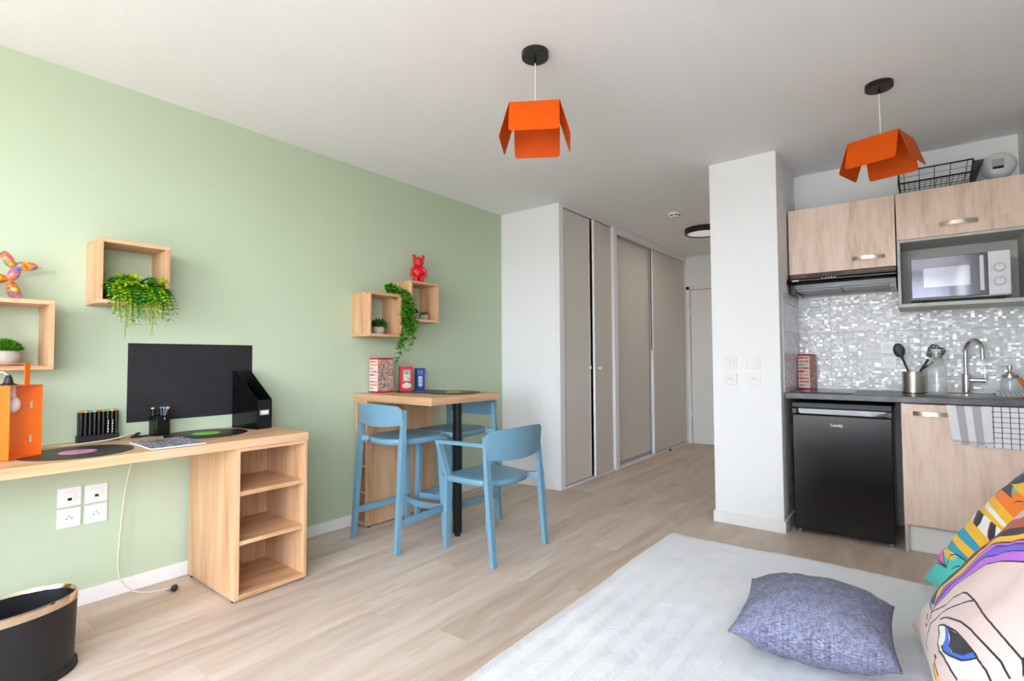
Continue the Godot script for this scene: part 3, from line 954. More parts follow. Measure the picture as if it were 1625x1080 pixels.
func build_hall():
	# entrance door
	var d = struct("door_1", bx(Vector3(0.72, 0.008, ZB), Vector3(1.66, 2.04, ZB + 0.03), 0.003), "white_trim", "flat white entrance door at the end of the hall")
	var f = S.new()
	f.span(Vector3(0.665, 0, ZB), Vector3(0.712, 2.09, ZB + 0.04), 0.003)
	f.span(Vector3(1.668, 0, ZB), Vector3(1.72, 2.09, ZB + 0.04), 0.003)
	f.span(Vector3(0.665, 2.046, ZB), Vector3(1.72, 2.09, ZB + 0.04), 0.003)
	put("door_frame", f, "white_trim", d)
	for y in [0.35, 1.7]:
		put("hinge", bx(Vector3(0.708, y, ZB + 0.028), Vector3(0.724, y + 0.09, ZB + 0.044), 0.002), "white_plastic", d)
	var s
	var lamp = thing("ceiling_lamp", "round black-rimmed flush ceiling lamp in the hall", "lamp", Vector3(1.345, H, -5.52))
	s = S.new()
	s.lathe([[0.165, -0.058], [0.178, -0.06], [0.19, -0.055], [0.19, 0.0]], 48)
	s.lathe([[0.165, -0.05], [0.165, -0.058]], 48)
	put("rim", s, "black_metal", lamp)
	s = S.new()
	s.lathe([[0.0, -0.056], [0.12, -0.055], [0.166, -0.05]], 48, true)
	put("diffuser", s, "lamp_diffuser", lamp)
	var glow := AreaLight3D.new()
	glow.name = "hall_lamp_light"
	glow.area_size = Vector2(0.3, 0.3)
	glow.light_color = Color(1.0, 0.94, 0.87)
	glow.light_energy = 0.32
	glow.area_range = 12.0
	glow.shadow_enabled = true
	lamp.add_child(glow)
	glow.position = Vector3(0, -0.066, 0)
	glow.rotation.x = -PI / 2
	var sm = thing("smoke_detector", "small round white smoke detector on the hall ceiling", "smoke detector", Vector3(1.32, H, -4.75))
	s = S.new()
	s.lathe([[0, -0.045], [0.03, -0.045], [0.045, -0.035], [0.05, -0.018], [0.055, -0.012], [0.055, 0]], 28)
	put("housing", s, "white_plastic", sm)
	for a in [0.2, 1.1, 2.0]:
		var v = put("vent_slot", bx(Vector3(-0.014, -0.032, 0.0455), Vector3(0.014, -0.024, 0.05), 0.0), "dark_gap", sm)
		v.rotation.y = a - 0.4
	var ds = thing("door_stop", "small metal door stop on the floor by the sliding closet", "door stop", Vector3(0.7, 0, -6.15))
	s = S.new()
	s.lathe([[0.02, 0], [0.02, 0.012], [0.014, 0.016], [0.014, 0.03]], 18)
	put("base", s, "chrome", ds)
	s = S.new()
	s.lathe([[0.015, 0.02], [0.016, 0.026], [0.015, 0.034], [0, 0.036]], 18)
	put("rubber_ring", s, "black_matt", ds)

# ---------------------------------------------------------------- desk
func build_desk():
	var t = thing("desk", "long oak laminate desk with an open three-shelf cubby under its end", "desk", Vector3(0.0, 0, -1.3))
	var xf = 0.562
	put("desktop", bx(Vector3(0.004, 0.717, -0.185), Vector3(xf + 0.006, 0.757, 1.72), 0.0015, 2, Vector2(0.1, 0.3)), "oak", t)
	# cubby: local z from -0.183 to 0.18, open towards the room
	put("side_panel", bx(Vector3(0.03, 0.012, 0.157), Vector3(xf, 0.716, 0.18), 0.0012), "oak", t)
	put("side_panel", bx(Vector3(0.03, 0.012, -0.183), Vector3(xf, 0.716, -0.164), 0.0012), "oak", t)
	put("back_panel", bx(Vector3(0.16, 0.012, -0.164), Vector3(0.172, 0.716, 0.157), 0.0), "oak", t)
	put("bottom_panel", bx(Vector3(0.172, 0.012, -0.164), Vector3(xf, 0.034, 0.157), 0.0012, 2), "oak", t)
	for y in [0.262, 0.492]: put("shelf", bx(Vector3(0.172, y, -0.164), Vector3(xf - 0.004, y + 0.02, 0.157), 0.0012, 2), "oak", t)
	put("top_rail", bx(Vector3(0.172, 0.7, -0.164), Vector3(xf, 0.716, 0.157), 0.0012, 2), "oak", t)
	put("end_panel", bx(Vector3(0.03, 0.0, 1.69), Vector3(xf, 0.716, 1.715), 0.0012), "oak", t)
	for e in [[0.06, 0.165], [0.53, 0.165], [0.06, -0.17], [0.53, -0.17]]:
		var s = S.new()
		s.at(Vector3(e[0], 0, e[1])).lathe([[0.0, 0], [0.012, 0], [0.012, 0.013]], 12)
		put("foot", s, "black_matt", t)

# ---------------------------------------------------------------- bar table and seats
func build_bar():
	var t = thing("bar_table", "high oak bar table on a slim shelf pedestal and one black post", "table", Vector3(0, 0, -2.465))
	put("tabletop", bx(Vector3(0.003, 0.852, -0.315), Vector3(0.785, 0.9, 0.315), 0.0015, 0), "oak", t)
	var zf = 0.305; var zr = -0.315; var d = 0.145
	put("side_panel", bx(Vector3(d - 0.018, 0.012, zr), Vector3(d, 0.851, zf), 0.0012), "oak", t)
	put("wall_panel", bx(Vector3(0.013, 0.012, zr), Vector3(0.031, 0.851, zf), 0.0012), "oak", t)
	put("back_panel", bx(Vector3(0.031, 0.012, zf - 0.3), Vector3(d - 0.018, 0.851, zf - 0.29), 0.0), "oak", t)
	for y in [0.012, 0.225, 0.4, 0.57]: put("shelf", bx(Vector3(0.031, y, zf - 0.29), Vector3(d - 0.018, y + 0.018, zf - 0.003), 0.001, 0), "oak", t)
	put("top_rail", bx(Vector3(0.031, 0.832, zf - 0.29), Vector3(d - 0.018, 0.851, zf), 0.001, 0), "oak", t)
	for e in [[0.03, zf - 0.03], [d - 0.02, zf - 0.03], [0.03, zr + 0.03], [d - 0.02, zr + 0.03]]:
		var f = S.new()
		f.at(Vector3(e[0], 0, e[1])).lathe([[0, 0], [0.012, 0], [0.012, 0.013]], 12)
		put("foot", f, "black_matt", t)
	var s = S.new()
	s.at(Vector3(0.728, 0.852, 0.035), Basis(Vector3.RIGHT, PI / 2)).extrude(round_rect(0.044, 0.044, 0.004, 3), 0.832)
	var post = put("post", s, "black_metal", t)
	s = S.new()
	s.at(Vector3(0.728, 0, 0.035)).lathe([[0, 0], [0.02, 0], [0.02, 0.012], [0.012, 0.013], [0.012, 0.022]], 20)
	put("levelling_foot", s, "black_matt", post)
	var stool = make_seat("bar_stool", "light blue plastic bar stool with its back to the desk, at the bar table", "stool", Vector3(0.468, 0, -2.19), -0.05, 0.65, 0.862, 0.83, 0.18, false)
	tag(stool, "", "", "blue stools at the bar table")
	copy(stool, "light blue plastic bar stool behind the bar table, its back to the white closet wall", Vector3(0.5, 0, -2.655), PI + 0.02)
	make_seat("armchair", "low light blue plastic armchair drawn up to the bar table", "chair", Vector3(1.03, 0, -2.42), PI / 2 - 0.04, 0.44, 0.74, 0.70, 0.0, true)

# a moulded seat that faces local -z; hs seat height, hb top of the backrest, hl top of its stiles, hr footrest height (0 for none)
func make_seat(called, label, category, at, turn, hs, hb, hl, hr, arms):
	var t = thing(called, label, category, at, turn)
	var B = "blue_plastic"
	var zr = 0.205; var zt = 0.148; var zfr = -0.195
	var xr = 0.225; var xt = 0.218
	if arms:
		zr = 0.225; zt = 0.165; zfr = -0.205; xr = 0.235; xt = 0.235
	# seat: a shield-shaped slab with rounded corners, slightly dished
	var out = []
	var w = 0.205 if not arms else 0.215
	for p in [[-w, -0.15], [-w * 0.93, -0.2], [-w * 0.75, -0.215], [0, -0.222], [w * 0.75, -0.215], [w * 0.93, -0.2], [w, -0.15], [w * 0.98, 0.0], [w * 0.9, 0.1], [w * 0.62, 0.165], [w * 0.3, 0.185], [0, 0.19], [-w * 0.3, 0.185], [-w * 0.62, 0.165], [-w * 0.9, 0.1], [-w * 0.98, 0.0]]:
		out.append(Vector2(p[0], p[1]))
	var rows = []
	for e in [[0.94, -0.036], [0.99, -0.032], [1.0, -0.02], [1.0, -0.006], [0.985, 0.0], [0.96, 0.0015], [0.6, -0.004], [0.25, -0.008], [0.02, -0.009]]:
		var row = []
		for p in out: row.append(Vector3(p.x * e[0], hs + e[1], p.y * e[0]))
		row.reverse()
		rows.append(row)
	var s = S.new()
	s.loft(rows, true)
	s.fan(rows[0], true)
	s.fan(rows[-1], false)
	put("seat", s, B, t)
	for x in [-1.0, 1.0]:
		# rear leg runs through to the back stile
		s = S.new()
		var foot = Vector3(x * xr, 0, zr); var top = Vector3(x * xt, hl, zt)
		var kn = foot.lerp(top, hs / hl)
		s.bar(foot, kn, 0.03, 0.026, Vector3.BACK, 0.04, 0.03)
		s.bar(kn - Vector3(0, 0.002, 0), top, 0.036, 0.028, Vector3.BACK, 0.022, 0.02)
		s.bar(Vector3(x * w * 0.78, hs - 0.019, 0.1), kn + Vector3(0, -0.02, 0.0), 0.032, 0.03)
		put("leg", s, B, t)
		# front leg
		s = S.new()
		s.bar(Vector3(x * (w - 0.01 if not arms else w - 0.03), 0, zfr), Vector3(x * (w - 0.022), hs - 0.012, zfr + 0.022), 0.03, 0.026, Vector3.BACK, 0.046, 0.036)
		put("leg", s, B, t)
	# backrest: a bent sheet with rounded upper corners
	rows = []
	var n = 20
	var lo = hs + 0.075 if not arms else hs + 0.115
	for i in n + 1:
		var u = -1.0 + 2.0 * i / n
		var round_off = maxf(0.0, absf(u) - 0.9) / 0.1
		var yt = hb - 0.02 * (1.0 - sqrt(maxf(0.0, 1.0 - round_off * round_off))) - 0.012 * u * u
		var yb = lo + 0.018 * u * u
		var bow = 0.05 * (1.0 - u * u)
		var hw = xt + 0.01
		var zb = zt + 0.004 + bow + 0.012
		var ztop = zb + 0.012
		var th = 0.011
		rows.append([Vector3(u * hw, yb, zb - th), Vector3(u * hw, yb, zb), Vector3(u * hw, yt, ztop), Vector3(u * hw, yt, ztop - th)])
	s = S.new()
	s.prism(rows)
	put("backrest", s, B, t)
	s = S.new()
	if hr > 0.0:
		for x in [-1.0, 1.0]:
			s = S.new()
			var a = Vector3(x * (xr - 0.002), hr - 0.005, zr - 0.012); var b = Vector3(x * (w - 0.008), hr + 0.006, zfr + 0.006)
			s.bar(a, b, 0.018, 0.04)
			put("side_stretcher", s, B, t)
		rows = []
		for i in 13:
			var u = -1.0 + 2.0 * i / 12.0
			var z = zfr + 0.006 + 0.05 * (1.0 - u * u)
			rows.append([Vector3(u * (w - 0.01), hr - 0.012, z - 0.012), Vector3(u * (w - 0.01), hr - 0.012, z + 0.012), Vector3(u * (w - 0.01), hr + 0.026, z + 0.012), Vector3(u * (w - 0.01), hr + 0.026, z - 0.012)])
		s = S.new()
		s.prism(rows)
		put("footrest", s, B, t)
	if arms:
		for x in [-1.0, 1.0]:
			s = S.new()
			var ya = 0.652
			var front = Vector3(x * (xt + 0.006), ya - 0.012, zfr - 0.02)
			s.bar(Vector3(x * xt, ya, zt + 0.006), front, 0.03, 0.02)
			s.bar(front + Vector3(0, 0.01, 0.008), Vector3(x * (w - 0.018), hs - 0.015, zfr + 0.03), 0.034, 0.024, Vector3.BACK)
			put("armrest", s, B, t)
	return t

# ---------------------------------------------------------------- kitchenette
func bow_handle(t, x0, x1, y, z, m = "nickel"):
	var rows = []
	for i in 15:
		var u = -1.0 + i / 7.0
		var out = 0.024 * (1.0 - pow(absf(u), 3.0)) + 0.004
		var x = lerpf(x0, x1, (u + 1) / 2)
		rows.append([Vector3(x, y - 0.012, z), Vector3(x, y - 0.012, z + out), Vector3(x, y + 0.012, z + out), Vector3(x, y + 0.012, z + maxf(0.0, out - 0.006) * (0.0 if absf(u) > 0.9 else 1.0))])
	for r in rows: r[0].z = r[3].z
	for r in rows: r.reverse()
	var s = S.new()
	s.prism(rows)
	return put("handle", s, m, t)

func build_kitchen():
	# worktop across the niche
	var w = thing("worktop", "dark grey laminate worktop over the refrigerator and sink cabinet", "worktop", Vector3(3.0, 0, -4.09))
	put("slab", bx(Vector3(XC2 - 2.999 + 0.009, 0.864, -0.291), Vector3(XR - 3.001, 0.9, 0.298), 0.003, 0), "worktop", w)
	# refrigerator
	var f = thing("refrigerator", "black undercounter refrigerator with a handle groove and white logo", "refrigerator", Vector3(2.696, 0, -4.09))
	put("cabinet", bx(Vector3(-0.262, 0.02, -0.25), Vector3(0.262, 0.835, 0.222), 0.004), "black_satin", f)
	put("top_lid", bx(Vector3(-0.266, 0.806, -0.25), Vector3(0.266, 0.842, 0.286), 0.004), "bristol_black", f)
	var door = put("door", bx(Vector3(-0.265, 0.03, 0.226), Vector3(0.265, 0.765, 0.287), 0.006), "black_satin", f)
	put("handle_groove", bx(Vector3(-0.265, 0.767, 0.226), Vector3(0.265, 0.802, 0.25), 0.002), "black_satin", f)
	var g = S.new()
	g.at(Vector3(0, 0, 0.25)).extrude([Vector2(-0.235, 0.8), Vector2(0.235, 0.8), Vector2(0.225, 0.769), Vector2(-0.225, 0.769)], 0.006)
	put("handle_strip", g, "black_mirror", f)
	for x in [-1.0, 1.0]:
		put("handle_end", bx(Vector3(x * 0.237, 0.767, 0.25), Vector3(x * 0.265, 0.803, 0.286), 0.003), "black_satin", f)
		var ft = S.new()
		ft.at(Vector3(x * 0.24, 0, 0.24)).lathe([[0, 0], [0.016, 0], [0.016, 0.022]], 14)
		put("foot", ft, "steel", f)
	var tm := TextMesh.new()
	var fnt := SystemFont.new()
	fnt.font_names = PackedStringArray(["Droid Serif"])
	fnt.font_italic = true
	fnt.font_weight = 700
	tm.font = fnt
	tm.text = "Candy"
	tm.font_size = 32
	tm.pixel_size = 0.00068
	tm.depth = 0.001
	var lg := MeshInstance3D.new()
	lg.name = "logo"
	lg.mesh = tm
	lg.material_override = M.logo_white
	lg.position = Vector3(-0.018, 0.705, 0.2877)
	door.add_child(lg)
	# white filler to the left and the sink cabinet
	var c = thing("sink_cabinet", "pale wood sink cabinet with tea towels hung over its door", "cabinet", Vector3(3.303, 0, -4.09))
	put("side_panel", bx(Vector3(-0.3, 0.0, -0.285), Vector3(-0.282, 0.862, 0.272), 0.001), "grey_carcass", c)
	put("side_panel", bx(Vector3(0.282, 0.0, -0.285), Vector3(0.3, 0.862, 0.272), 0.001), "grey_carcass", c)
	put("bottom_panel", bx(Vector3(-0.282, 0.15, -0.285), Vector3(0.282, 0.166, 0.27), 0.001), "grey_carcass", c)
	put("back_panel", bx(Vector3(-0.282, 0.0, -0.285), Vector3(0.282, 0.862, -0.275), 0.0), "grey_carcass", c)
	put("plinth", bx(Vector3(-0.282, 0.002, 0.222), Vector3(0.282, 0.152, 0.238), 0.001), "white_trim", c)
	var d = put("door", bx(Vector3(-0.3, 0.164, 0.274), Vector3(0.3, 0.858, 0.292), 0.0015, 1, Vector2(0.42, 0.3)), "kitchen_wood", c)
	bow_handle(d, -0.245, -0.065, 0.805, 0.292)
	# wall units
	var u = thing("hood_cabinet", "pale wood wall cabinet over the cooker hood", "cabinet", Vector3(2.697, 1.7, -4.21))
	put("body", bx(Vector3(-0.3, 0.008, -0.178), Vector3(0.3, 0.456, 0.15), 0.001), "grey_carcass", u)
	d = put("door", bx(Vector3(-0.301, 0.007, 0.153), Vector3(0.301, 0.457, 0.171), 0.0015, 1, Vector2(0.4, 1.2)), "kitchen_wood", u)
	bow_handle(d, 0.07, 0.245, 0.075, 0.171)
	var v = thing("microwave_cabinet", "pale wood wall cabinet with an open grey niche below", "cabinet", Vector3(3.304, 1.44, -4.21))
	put("upper_body", bx(Vector3(-0.3, 0.424, -0.178), Vector3(0.3, 0.716, 0.15), 0.001), "grey_carcass", v)
	d = put("door", bx(Vector3(-0.299, 0.423, 0.153), Vector3(0.3, 0.717, 0.171), 0.0015, 1, Vector2(0.45, 0.6)), "kitchen_wood", v)
	bow_handle(d, -0.09, 0.085, 0.49, 0.171)
	put("niche_top", bx(Vector3(-0.3, 0.406, -0.178), Vector3(0.3, 0.422, 0.165), 0.001), "grey_carcass", v)
	put("side_panel", bx(Vector3(-0.3, 0.018, -0.178), Vector3(-0.284, 0.406, 0.165), 0.001), "grey_carcass", v)
	put("side_panel", bx(Vector3(0.284, 0.018, -0.178), Vector3(0.3, 0.406, 0.165), 0.001), "grey_carcass", v)
	put("niche_back", bx(Vector3(-0.284, 0.018, -0.178), Vector3(0.284, 0.406, -0.166), 0.0), "grey_carcass", v)
	put("niche_shelf", bx(Vector3(-0.303, -0.004, -0.178), Vector3(0.303, 0.02, 0.2), 0.003), "grey_carcass", v)
	# cooker hood
	var hd = thing("cooker_hood", "slim black cooker hood under the wall cabinet", "cooker hood", Vector3(2.697, 1.57, -4.2))
	put("brown_band", bx(Vector3(-0.299, 0.105, -0.185), Vector3(0.299, 0.136, 0.15), 0.001), "dark_brown", hd)
	var s = S.new()
	for k in 13: s.span(Vector3(-0.19 + k * 0.016, 0.113, 0.15), Vector3(-0.181 + k * 0.016, 0.131, 0.1515), 0.0)
	put("vent_grille", s, "black_matt", hd)
	var rows = []
	for e in [[0.15, 0.072], [0.178, 0.066], [0.2, 0.072], [0.21, 0.085], [0.205, 0.098], [0.18, 0.105], [0.15, 0.105]]: rows.append(e)
	var left = []; var right = []
	for e in rows:
		left.append(Vector3(-0.31, e[1], e[0])); right.append(Vector3(0.302, e[1], e[0]))
	s = S.new()
	s.loft([left, right], true, true, true)
	put("front_panel", s, "black_gloss", hd)
	s = S.new()
	for k in 5: s.ball(Vector3(-0.096 + k * 0.018, 0.09, 0.2095), Vector3(0.0055, 0.0055, 0.0035), Basis.IDENTITY, 10, 6)
	put("buttons", s, "chrome", hd)
	put("badge", bx(Vector3(-0.278, 0.083, 0.2085), Vector3(-0.235, 0.091, 0.2105), 0.0), "logo_white", hd)
	put("body", bx(Vector3(-0.3, 0.03, -0.185), Vector3(0.3, 0.106, 0.15), 0.002), "black_satin", hd)
	put("filter", bx(Vector3(-0.262, 0.022, -0.17), Vector3(-0.004, 0.032, 0.138), 0.002), "grey_rail", hd)
	put("filter", bx(Vector3(0.004, 0.022, -0.17), Vector3(0.262, 0.032, 0.138), 0.002), "grey_rail", hd)
	for x in [-0.13, 0.13]: put("filter_catch", bx(Vector3(x - 0.04, 0.018, 0.1), Vector3(x + 0.04, 0.023, 0.115), 0.001), "grey_plastic", hd)
	for x in [-1.0, 1.0]: put("side_rail", bx(Vector3(x * 0.264, 0.004, -0.18), Vector3(x * 0.3, 0.034, 0.16), 0.002), "black_satin", hd)
	put("glass_edge", bx(Vector3(-0.27, 0.006, -0.185), Vector3(0.27, 0.022, -0.172), 0.001), "grey_rail", hd)

func build_kitchen_things():
	# microwave
	var m = thing("microwave", "white microwave with a dark glass door and two round knobs", "microwave", Vector3(3.295, 1.462, -4.21))
	put("body", bx(Vector3(-0.228, 0.024, -0.15), Vector3(0.228, 0.283, 0.105), 0.004), "microwave_white", m)
	var d = put("door", bx(Vector3(-0.226, 0.03, 0.106), Vector3(0.13, 0.281, 0.128), 0.004), "microwave_door", m)
	put("door_edge", bx(Vector3(-0.227, 0.028, 0.106), Vector3(0.131, 0.284, 0.122), 0.002), "microwave_white", d)
	put("window", bx(Vector3(-0.164, 0.096, 0.1281), Vector3(0.052, 0.214, 0.1287), 0.0), "microwave_window", d)
	put("handle", bx(Vector3(0.094, 0.055, 0.135), Vector3(0.112, 0.262, 0.15), 0.003), "microwave_white", d)
	for y in [0.075, 0.24]: put("handle_post", bx(Vector3(0.097, y - 0.008, 0.127), Vector3(0.109, y + 0.008, 0.137), 0.001), "microwave_white", d)
	var pnl = put("control_panel", bx(Vector3(0.132, 0.028, 0.106), Vector3(0.228, 0.283, 0.128), 0.003), "microwave_white", m)
	for y in [0.105, 0.186]:
		var s = S.new()
		s.at(Vector3(0.18, y, 0.128), Basis(Vector3.RIGHT, PI / 2)).lathe([[0.026, 0.0], [0.0255, 0.003], [0.022, 0.003], [0.021, 0.016], [0.018, 0.018], [0, 0.018]], 28)
		var k = put("knob", s, "microwave_white", pnl)
		put("pointer", bx(Vector3(0.1785, y + 0.004, 0.1455), Vector3(0.1815, y + 0.018, 0.1468), 0.0), "grey_plastic", k)
		s = S.new()
		s.at(Vector3(0.18, y, 0.1282), Basis(Vector3.RIGHT, PI / 2)).lathe([[0.028, 0.0], [0.028, 0.0012], [0.026, 0.0012]], 28)
		put("knob_ring", s, "grey_plastic", pnl)
		s = S.new()
		for j in 6: s.span(Vector3(0.142, y - 0.02 + j * 0.008, 0.128), Vector3(0.147, y - 0.018 + j * 0.008, 0.1284), 0.0)
		put("scale_marks", s, "grey_plastic", pnl)
	for e in [[-0.19, 0.08], [0.19, 0.08], [-0.19, -0.12], [0.19, -0.12]]:
		put("foot", bx(Vector3(e[0] - 0.015, -0.001, e[1] - 0.015), Vector3(e[0] + 0.015, 0.025, e[1] + 0.015), 0.002), "black_matt", m)
	# wire basket lying on the wall cabinet
	var b = thing("wire_basket", "black wire basket lying on top of the wall cabinet", "basket", Vector3(3.2, 2.158, -4.2))
	var s = S.new()
	var x0 = -0.17; var x1 = 0.17
	var rim = [Vector3(x0 - 0.01, 0.225, -0.15), Vector3(x1 + 0.03, 0.225, -0.15), Vector3(x1 + 0.03, 0.075, 0.11), Vector3(x0 - 0.01, 0.075, 0.11)]
	var low = [Vector3(x0, 0.006, -0.13), Vector3(x1, 0.006, -0.13), Vector3(x1, 0.006, 0.1), Vector3(x0, 0.006, 0.1)]
	s.tube([rim[0], rim[1], rim[2], rim[3], rim[0]], 0.0045, 6)
	s.tube([low[0], low[1], low[2], low[3], low[0]], 0.003, 6)
	for k in 4: s.tube([rim[k], low[k]], 0.004, 6)
	put("frame", s, "black_metal", b)
	s = S.new()
	for k in range(1, 14):
		var t = k / 14.0
		s.tube([low[0].lerp(low[1], t), low[3].lerp(low[2], t), rim[3].lerp(rim[2], t)], 0.0013, 4)
		if k % 3 == 1: s.tube([rim[0].lerp(rim[1], t), low[0].lerp(low[1], t)], 0.0018, 4)
	for k in range(1, 5):
		var t = k / 5.0
		s.tube([rim[0].lerp(low[0], t), rim[1].lerp(low[1], t), rim[2].lerp(low[2], t), rim[3].lerp(low[3], t), rim[0].lerp(low[0], t)], 0.0013, 4)
	for k in range(1, 6): s.tube([low[0].lerp(low[3], k / 6.0), low[1].lerp(low[2], k / 6.0)], 0.0013, 4)
	tag(put("wire_grid", s, "black_metal", b), "", "", "", "stuff")
	s = S.new()
	s.prism([[Vector3(0.172, 0.004, 0.118), Vector3(0.185, 0.004, 0.118), Vector3(0.215, 0.115, 0.13), Vector3(0.2, 0.115, 0.13)].map(func(p): return Vector3(p.x, p.y, p.z - 0.02)), [Vector3(0.172, 0.004, -0.13), Vector3(0.185, 0.004, -0.13), Vector3(0.25, 0.21, -0.14), Vector3(0.2, 0.21, -0.14)]])
	put("end_plate", s, "black_matt", b)
	# air vent on the wall
	var v = thing("air_vent", "round white air extraction vent high on the kitchenette wall", "vent", Vector3(3.515, 2.315, ZK))
	s = S.new()
	s.at(Vector3.ZERO, Basis(Vector3.RIGHT, PI / 2)).lathe([[0.085, 0.0], [0.085, 0.02], [0.075, 0.045], [0.05, 0.055], [0, 0.056]], 36, true)
	put("cover", s, "white_plastic", v)
	put("damper", bx(Vector3(-0.03, -0.012, 0.05), Vector3(0.024, 0.035, 0.064), 0.002), "grey_plastic", v)
	put("slot", bx(Vector3(-0.028, -0.024, 0.05), Vector3(0.022, -0.014, 0.061), 0.0), "dark_gap", v)
	s = S.new()
	for k in 5: s.span(Vector3(-0.03, -0.006 + k * 0.009, 0.064), Vector3(0.024, -0.003 + k * 0.009, 0.0655), 0.0)
	put("fins", s, "white_plastic", v)
	# hob
	var h = thing("hob", "black glass two-ring hob let into the worktop", "hob", Vector3(2.615, 0.9, -4.12))
	put("glass_plate", bx(Vector3(-0.148, 0.0002, -0.25), Vector3(0.148, 0.006, 0.25), 0.002), "black_gloss", h)
	for z in [-0.12, 0.12]:
		s = S.new()
		s.at(Vector3(0, 0.0061, z)).lathe([[0.082, 0.0], [0.082, 0.0004], [0.079, 0.0004]], 40)
		put("ring_mark", s, "grey_plastic", h)
	# sink and tap
	var k = thing("sink", "shallow oval stainless steel sink let into the worktop", "sink", Vector3(3.345, 0.9, -4.08))
	s = S.new()
	s.lathe([[1.0, 0.0005], [0.995, 0.004], [0.96, 0.007], [0.9, 0.007], [0.87, 0.003], [0.86, 0.0012]], 48, true, 0.232, 0.195)
	put("rim", s, "steel", k)
	s = S.new()
	s.lathe([[0.0, 0.001], [0.5, 0.001], [0.87, 0.0022]], 48, true, 0.232, 0.195)
	put("bowl", s, "steel", k)
	var t = thing("tap", "chrome swan-neck kitchen tap with a side lever", "tap", Vector3(3.325, 0.9, -4.3))
	s = S.new()
	s.lathe([[0.028, 0.0], [0.028, 0.006], [0.023, 0.01], [0.0225, 0.12], [0.019, 0.125], [0, 0.125]], 24)
	put("body", s, "chrome", t)
	var pts = [Vector3(0, 0.1, 0), Vector3(0, 0.26, 0)]
	for i in range(1, 15):
		var a = PI * i / 15.0
		pts.append(Vector3(0.036 * (1 - cos(a)), 0.26 + 0.072 * sin(a), 0.055 * (1 - cos(a))))
	pts.append(Vector3(0.072, 0.215, 0.112))
	s = S.new()
	s.tube(pts, 0.0125, 16)
	put("spout", s, "chrome", t)
	s = S.new()
	s.tube([Vector3(0.015, 0.085, 0), Vector3(0.055, 0.085, 0.006), Vector3(0.09, 0.085, 0.01)], [0.0145, 0.0145, 0.0155], 18)
	var lv = put("valve", s, "chrome", t)
	s = S.new()
	s.tube([Vector3(0.087, 0.09, 0.01), Vector3(0.088, 0.13, 0.01), Vector3(0.085, 0.165, 0.01)], [0.005, 0.004, 0.003], 10)
	put("lever", s, "chrome", lv)
	# utensil holder
	var u = thing("utensil_holder", "perforated steel utensil holder beside the glass bottle", "utensil holder", Vector3(3.064, 0.9, -4.2))
	s = S.new()
	s.lathe([[0.0, 0.001], [0.0585, 0.001], [0.0585, 0.135], [0.0575, 0.1355], [0.057, 0.135], [0.057, 0.004], [0, 0.004]], 40)
	put("cup", s, "brushed", u)
	s = S.new()
	for ring in 6:
		for col in 28:
			if col % 7 > 3: continue
			var a = TAU * col / 28.0 + 0.2
			s.ball(Vector3(cos(a) * 0.0583, 0.03 + ring * 0.015, sin(a) * 0.0583), Vector3.ONE * 0.0024, Basis.IDENTITY, 6, 4)
	tag(put("holes", s, "dark_gap", u), "", "", "", "stuff")
	s = S.new()
	s.lathe([[0.0, 0.0], [0.0592, 0.0], [0.0592, 0.004], [0.0585, 0.005]], 40)
	put("foot_ring", s, "black_matt", u)
	var sp = thing("serving_spoon", "black serving spoon standing in the steel utensil holder", "spoon", Vector3(3.05, 0.906, -4.2))
	s = S.new()
	s.tube([Vector3(0.02, 0.0, 0.01), Vector3(-0.01, 0.13, 0), Vector3(-0.045, 0.235, -0.005)], [0.005, 0.0055, 0.008], 8)
	put("handle", s, "bristol_black", sp)
	s = S.new()
	s.ball(Vector3(-0.056, 0.268, -0.004), Vector3(0.031, 0.047, 0.008), Basis(Vector3.BACK, 0.18), 20, 12)
	put("bowl", s, "bristol_black", sp)
	for e in [[0.0, 0.075, -0.02, "black slotted spatula with pale holes in the utensil holder", 1.0], [0.012, 0.105, -0.045, "black slotted turner leaning far over in the utensil holder", 1.15]]:
		var tn = thing("slotted_turner", e[3], "utensil", Vector3(3.08, 0.906, -4.2 + e[2]), 0.0, "black turners in the utensil holder")
		s = S.new()
		var head = Vector3(e[1], 0.25 * (1.0 if e[4] == 1.0 else 0.93), 0)
		s.tube([Vector3(-0.02, 0, 0), Vector3(0.022 * e[4], 0.14, 0), head * 0.84], [0.005, 0.0055, 0.008], 8)
		put("handle", s, "bristol_black", tn)
		s = S.new()
		var o = [Vector2(-0.012, -0.03), Vector2(0.012, -0.03), Vector2(0.026, 0.0), Vector2(0.026, 0.045), Vector2(0.012, 0.06), Vector2(-0.018, 0.055), Vector2(-0.026, 0.02)]
		var tilt = -0.45 * e[4]
		s.at(head + Vector3(0, 0, -0.002), Basis(Vector3.BACK, tilt)).extrude(o, 0.004)
		put("blade", s, "bristol_black", tn)
		s = S.new()
		s.xf = Transform3D(Basis(Vector3.BACK, tilt), head + Vector3(0, 0, -0.002))
		for q in [[-0.008, 0.0], [0.008, 0.005], [-0.01, 0.022], [0.008, 0.027], [-0.004, 0.042], [0.011, 0.046]]: s.ball(Vector3(q[0], q[1], 0.004), Vector3(0.004, 0.004, 0.0008), Basis.IDENTITY, 8, 4)
		put("holes", s, "mosaic", tn)
	# clip-top bottle
	var bt = thing("glass_bottle", "clear glass swing-top bottle between utensil holder and tap", "bottle", Vector3(3.18, 0.9, -4.165))
	s = S.new()
	s.lathe([[0.0, 0.001], [0.046, 0.001], [0.05, 0.006], [0.05, 0.14], [0.047, 0.165], [0.034, 0.2], [0.022, 0.222], [0.0195, 0.23], [0.0195, 0.262], [0.0165, 0.262], [0.0165, 0.231], [0.02, 0.22], [0.031, 0.199], [0.044, 0.164], [0.047, 0.14], [0.047, 0.008], [0.0, 0.006]], 36)
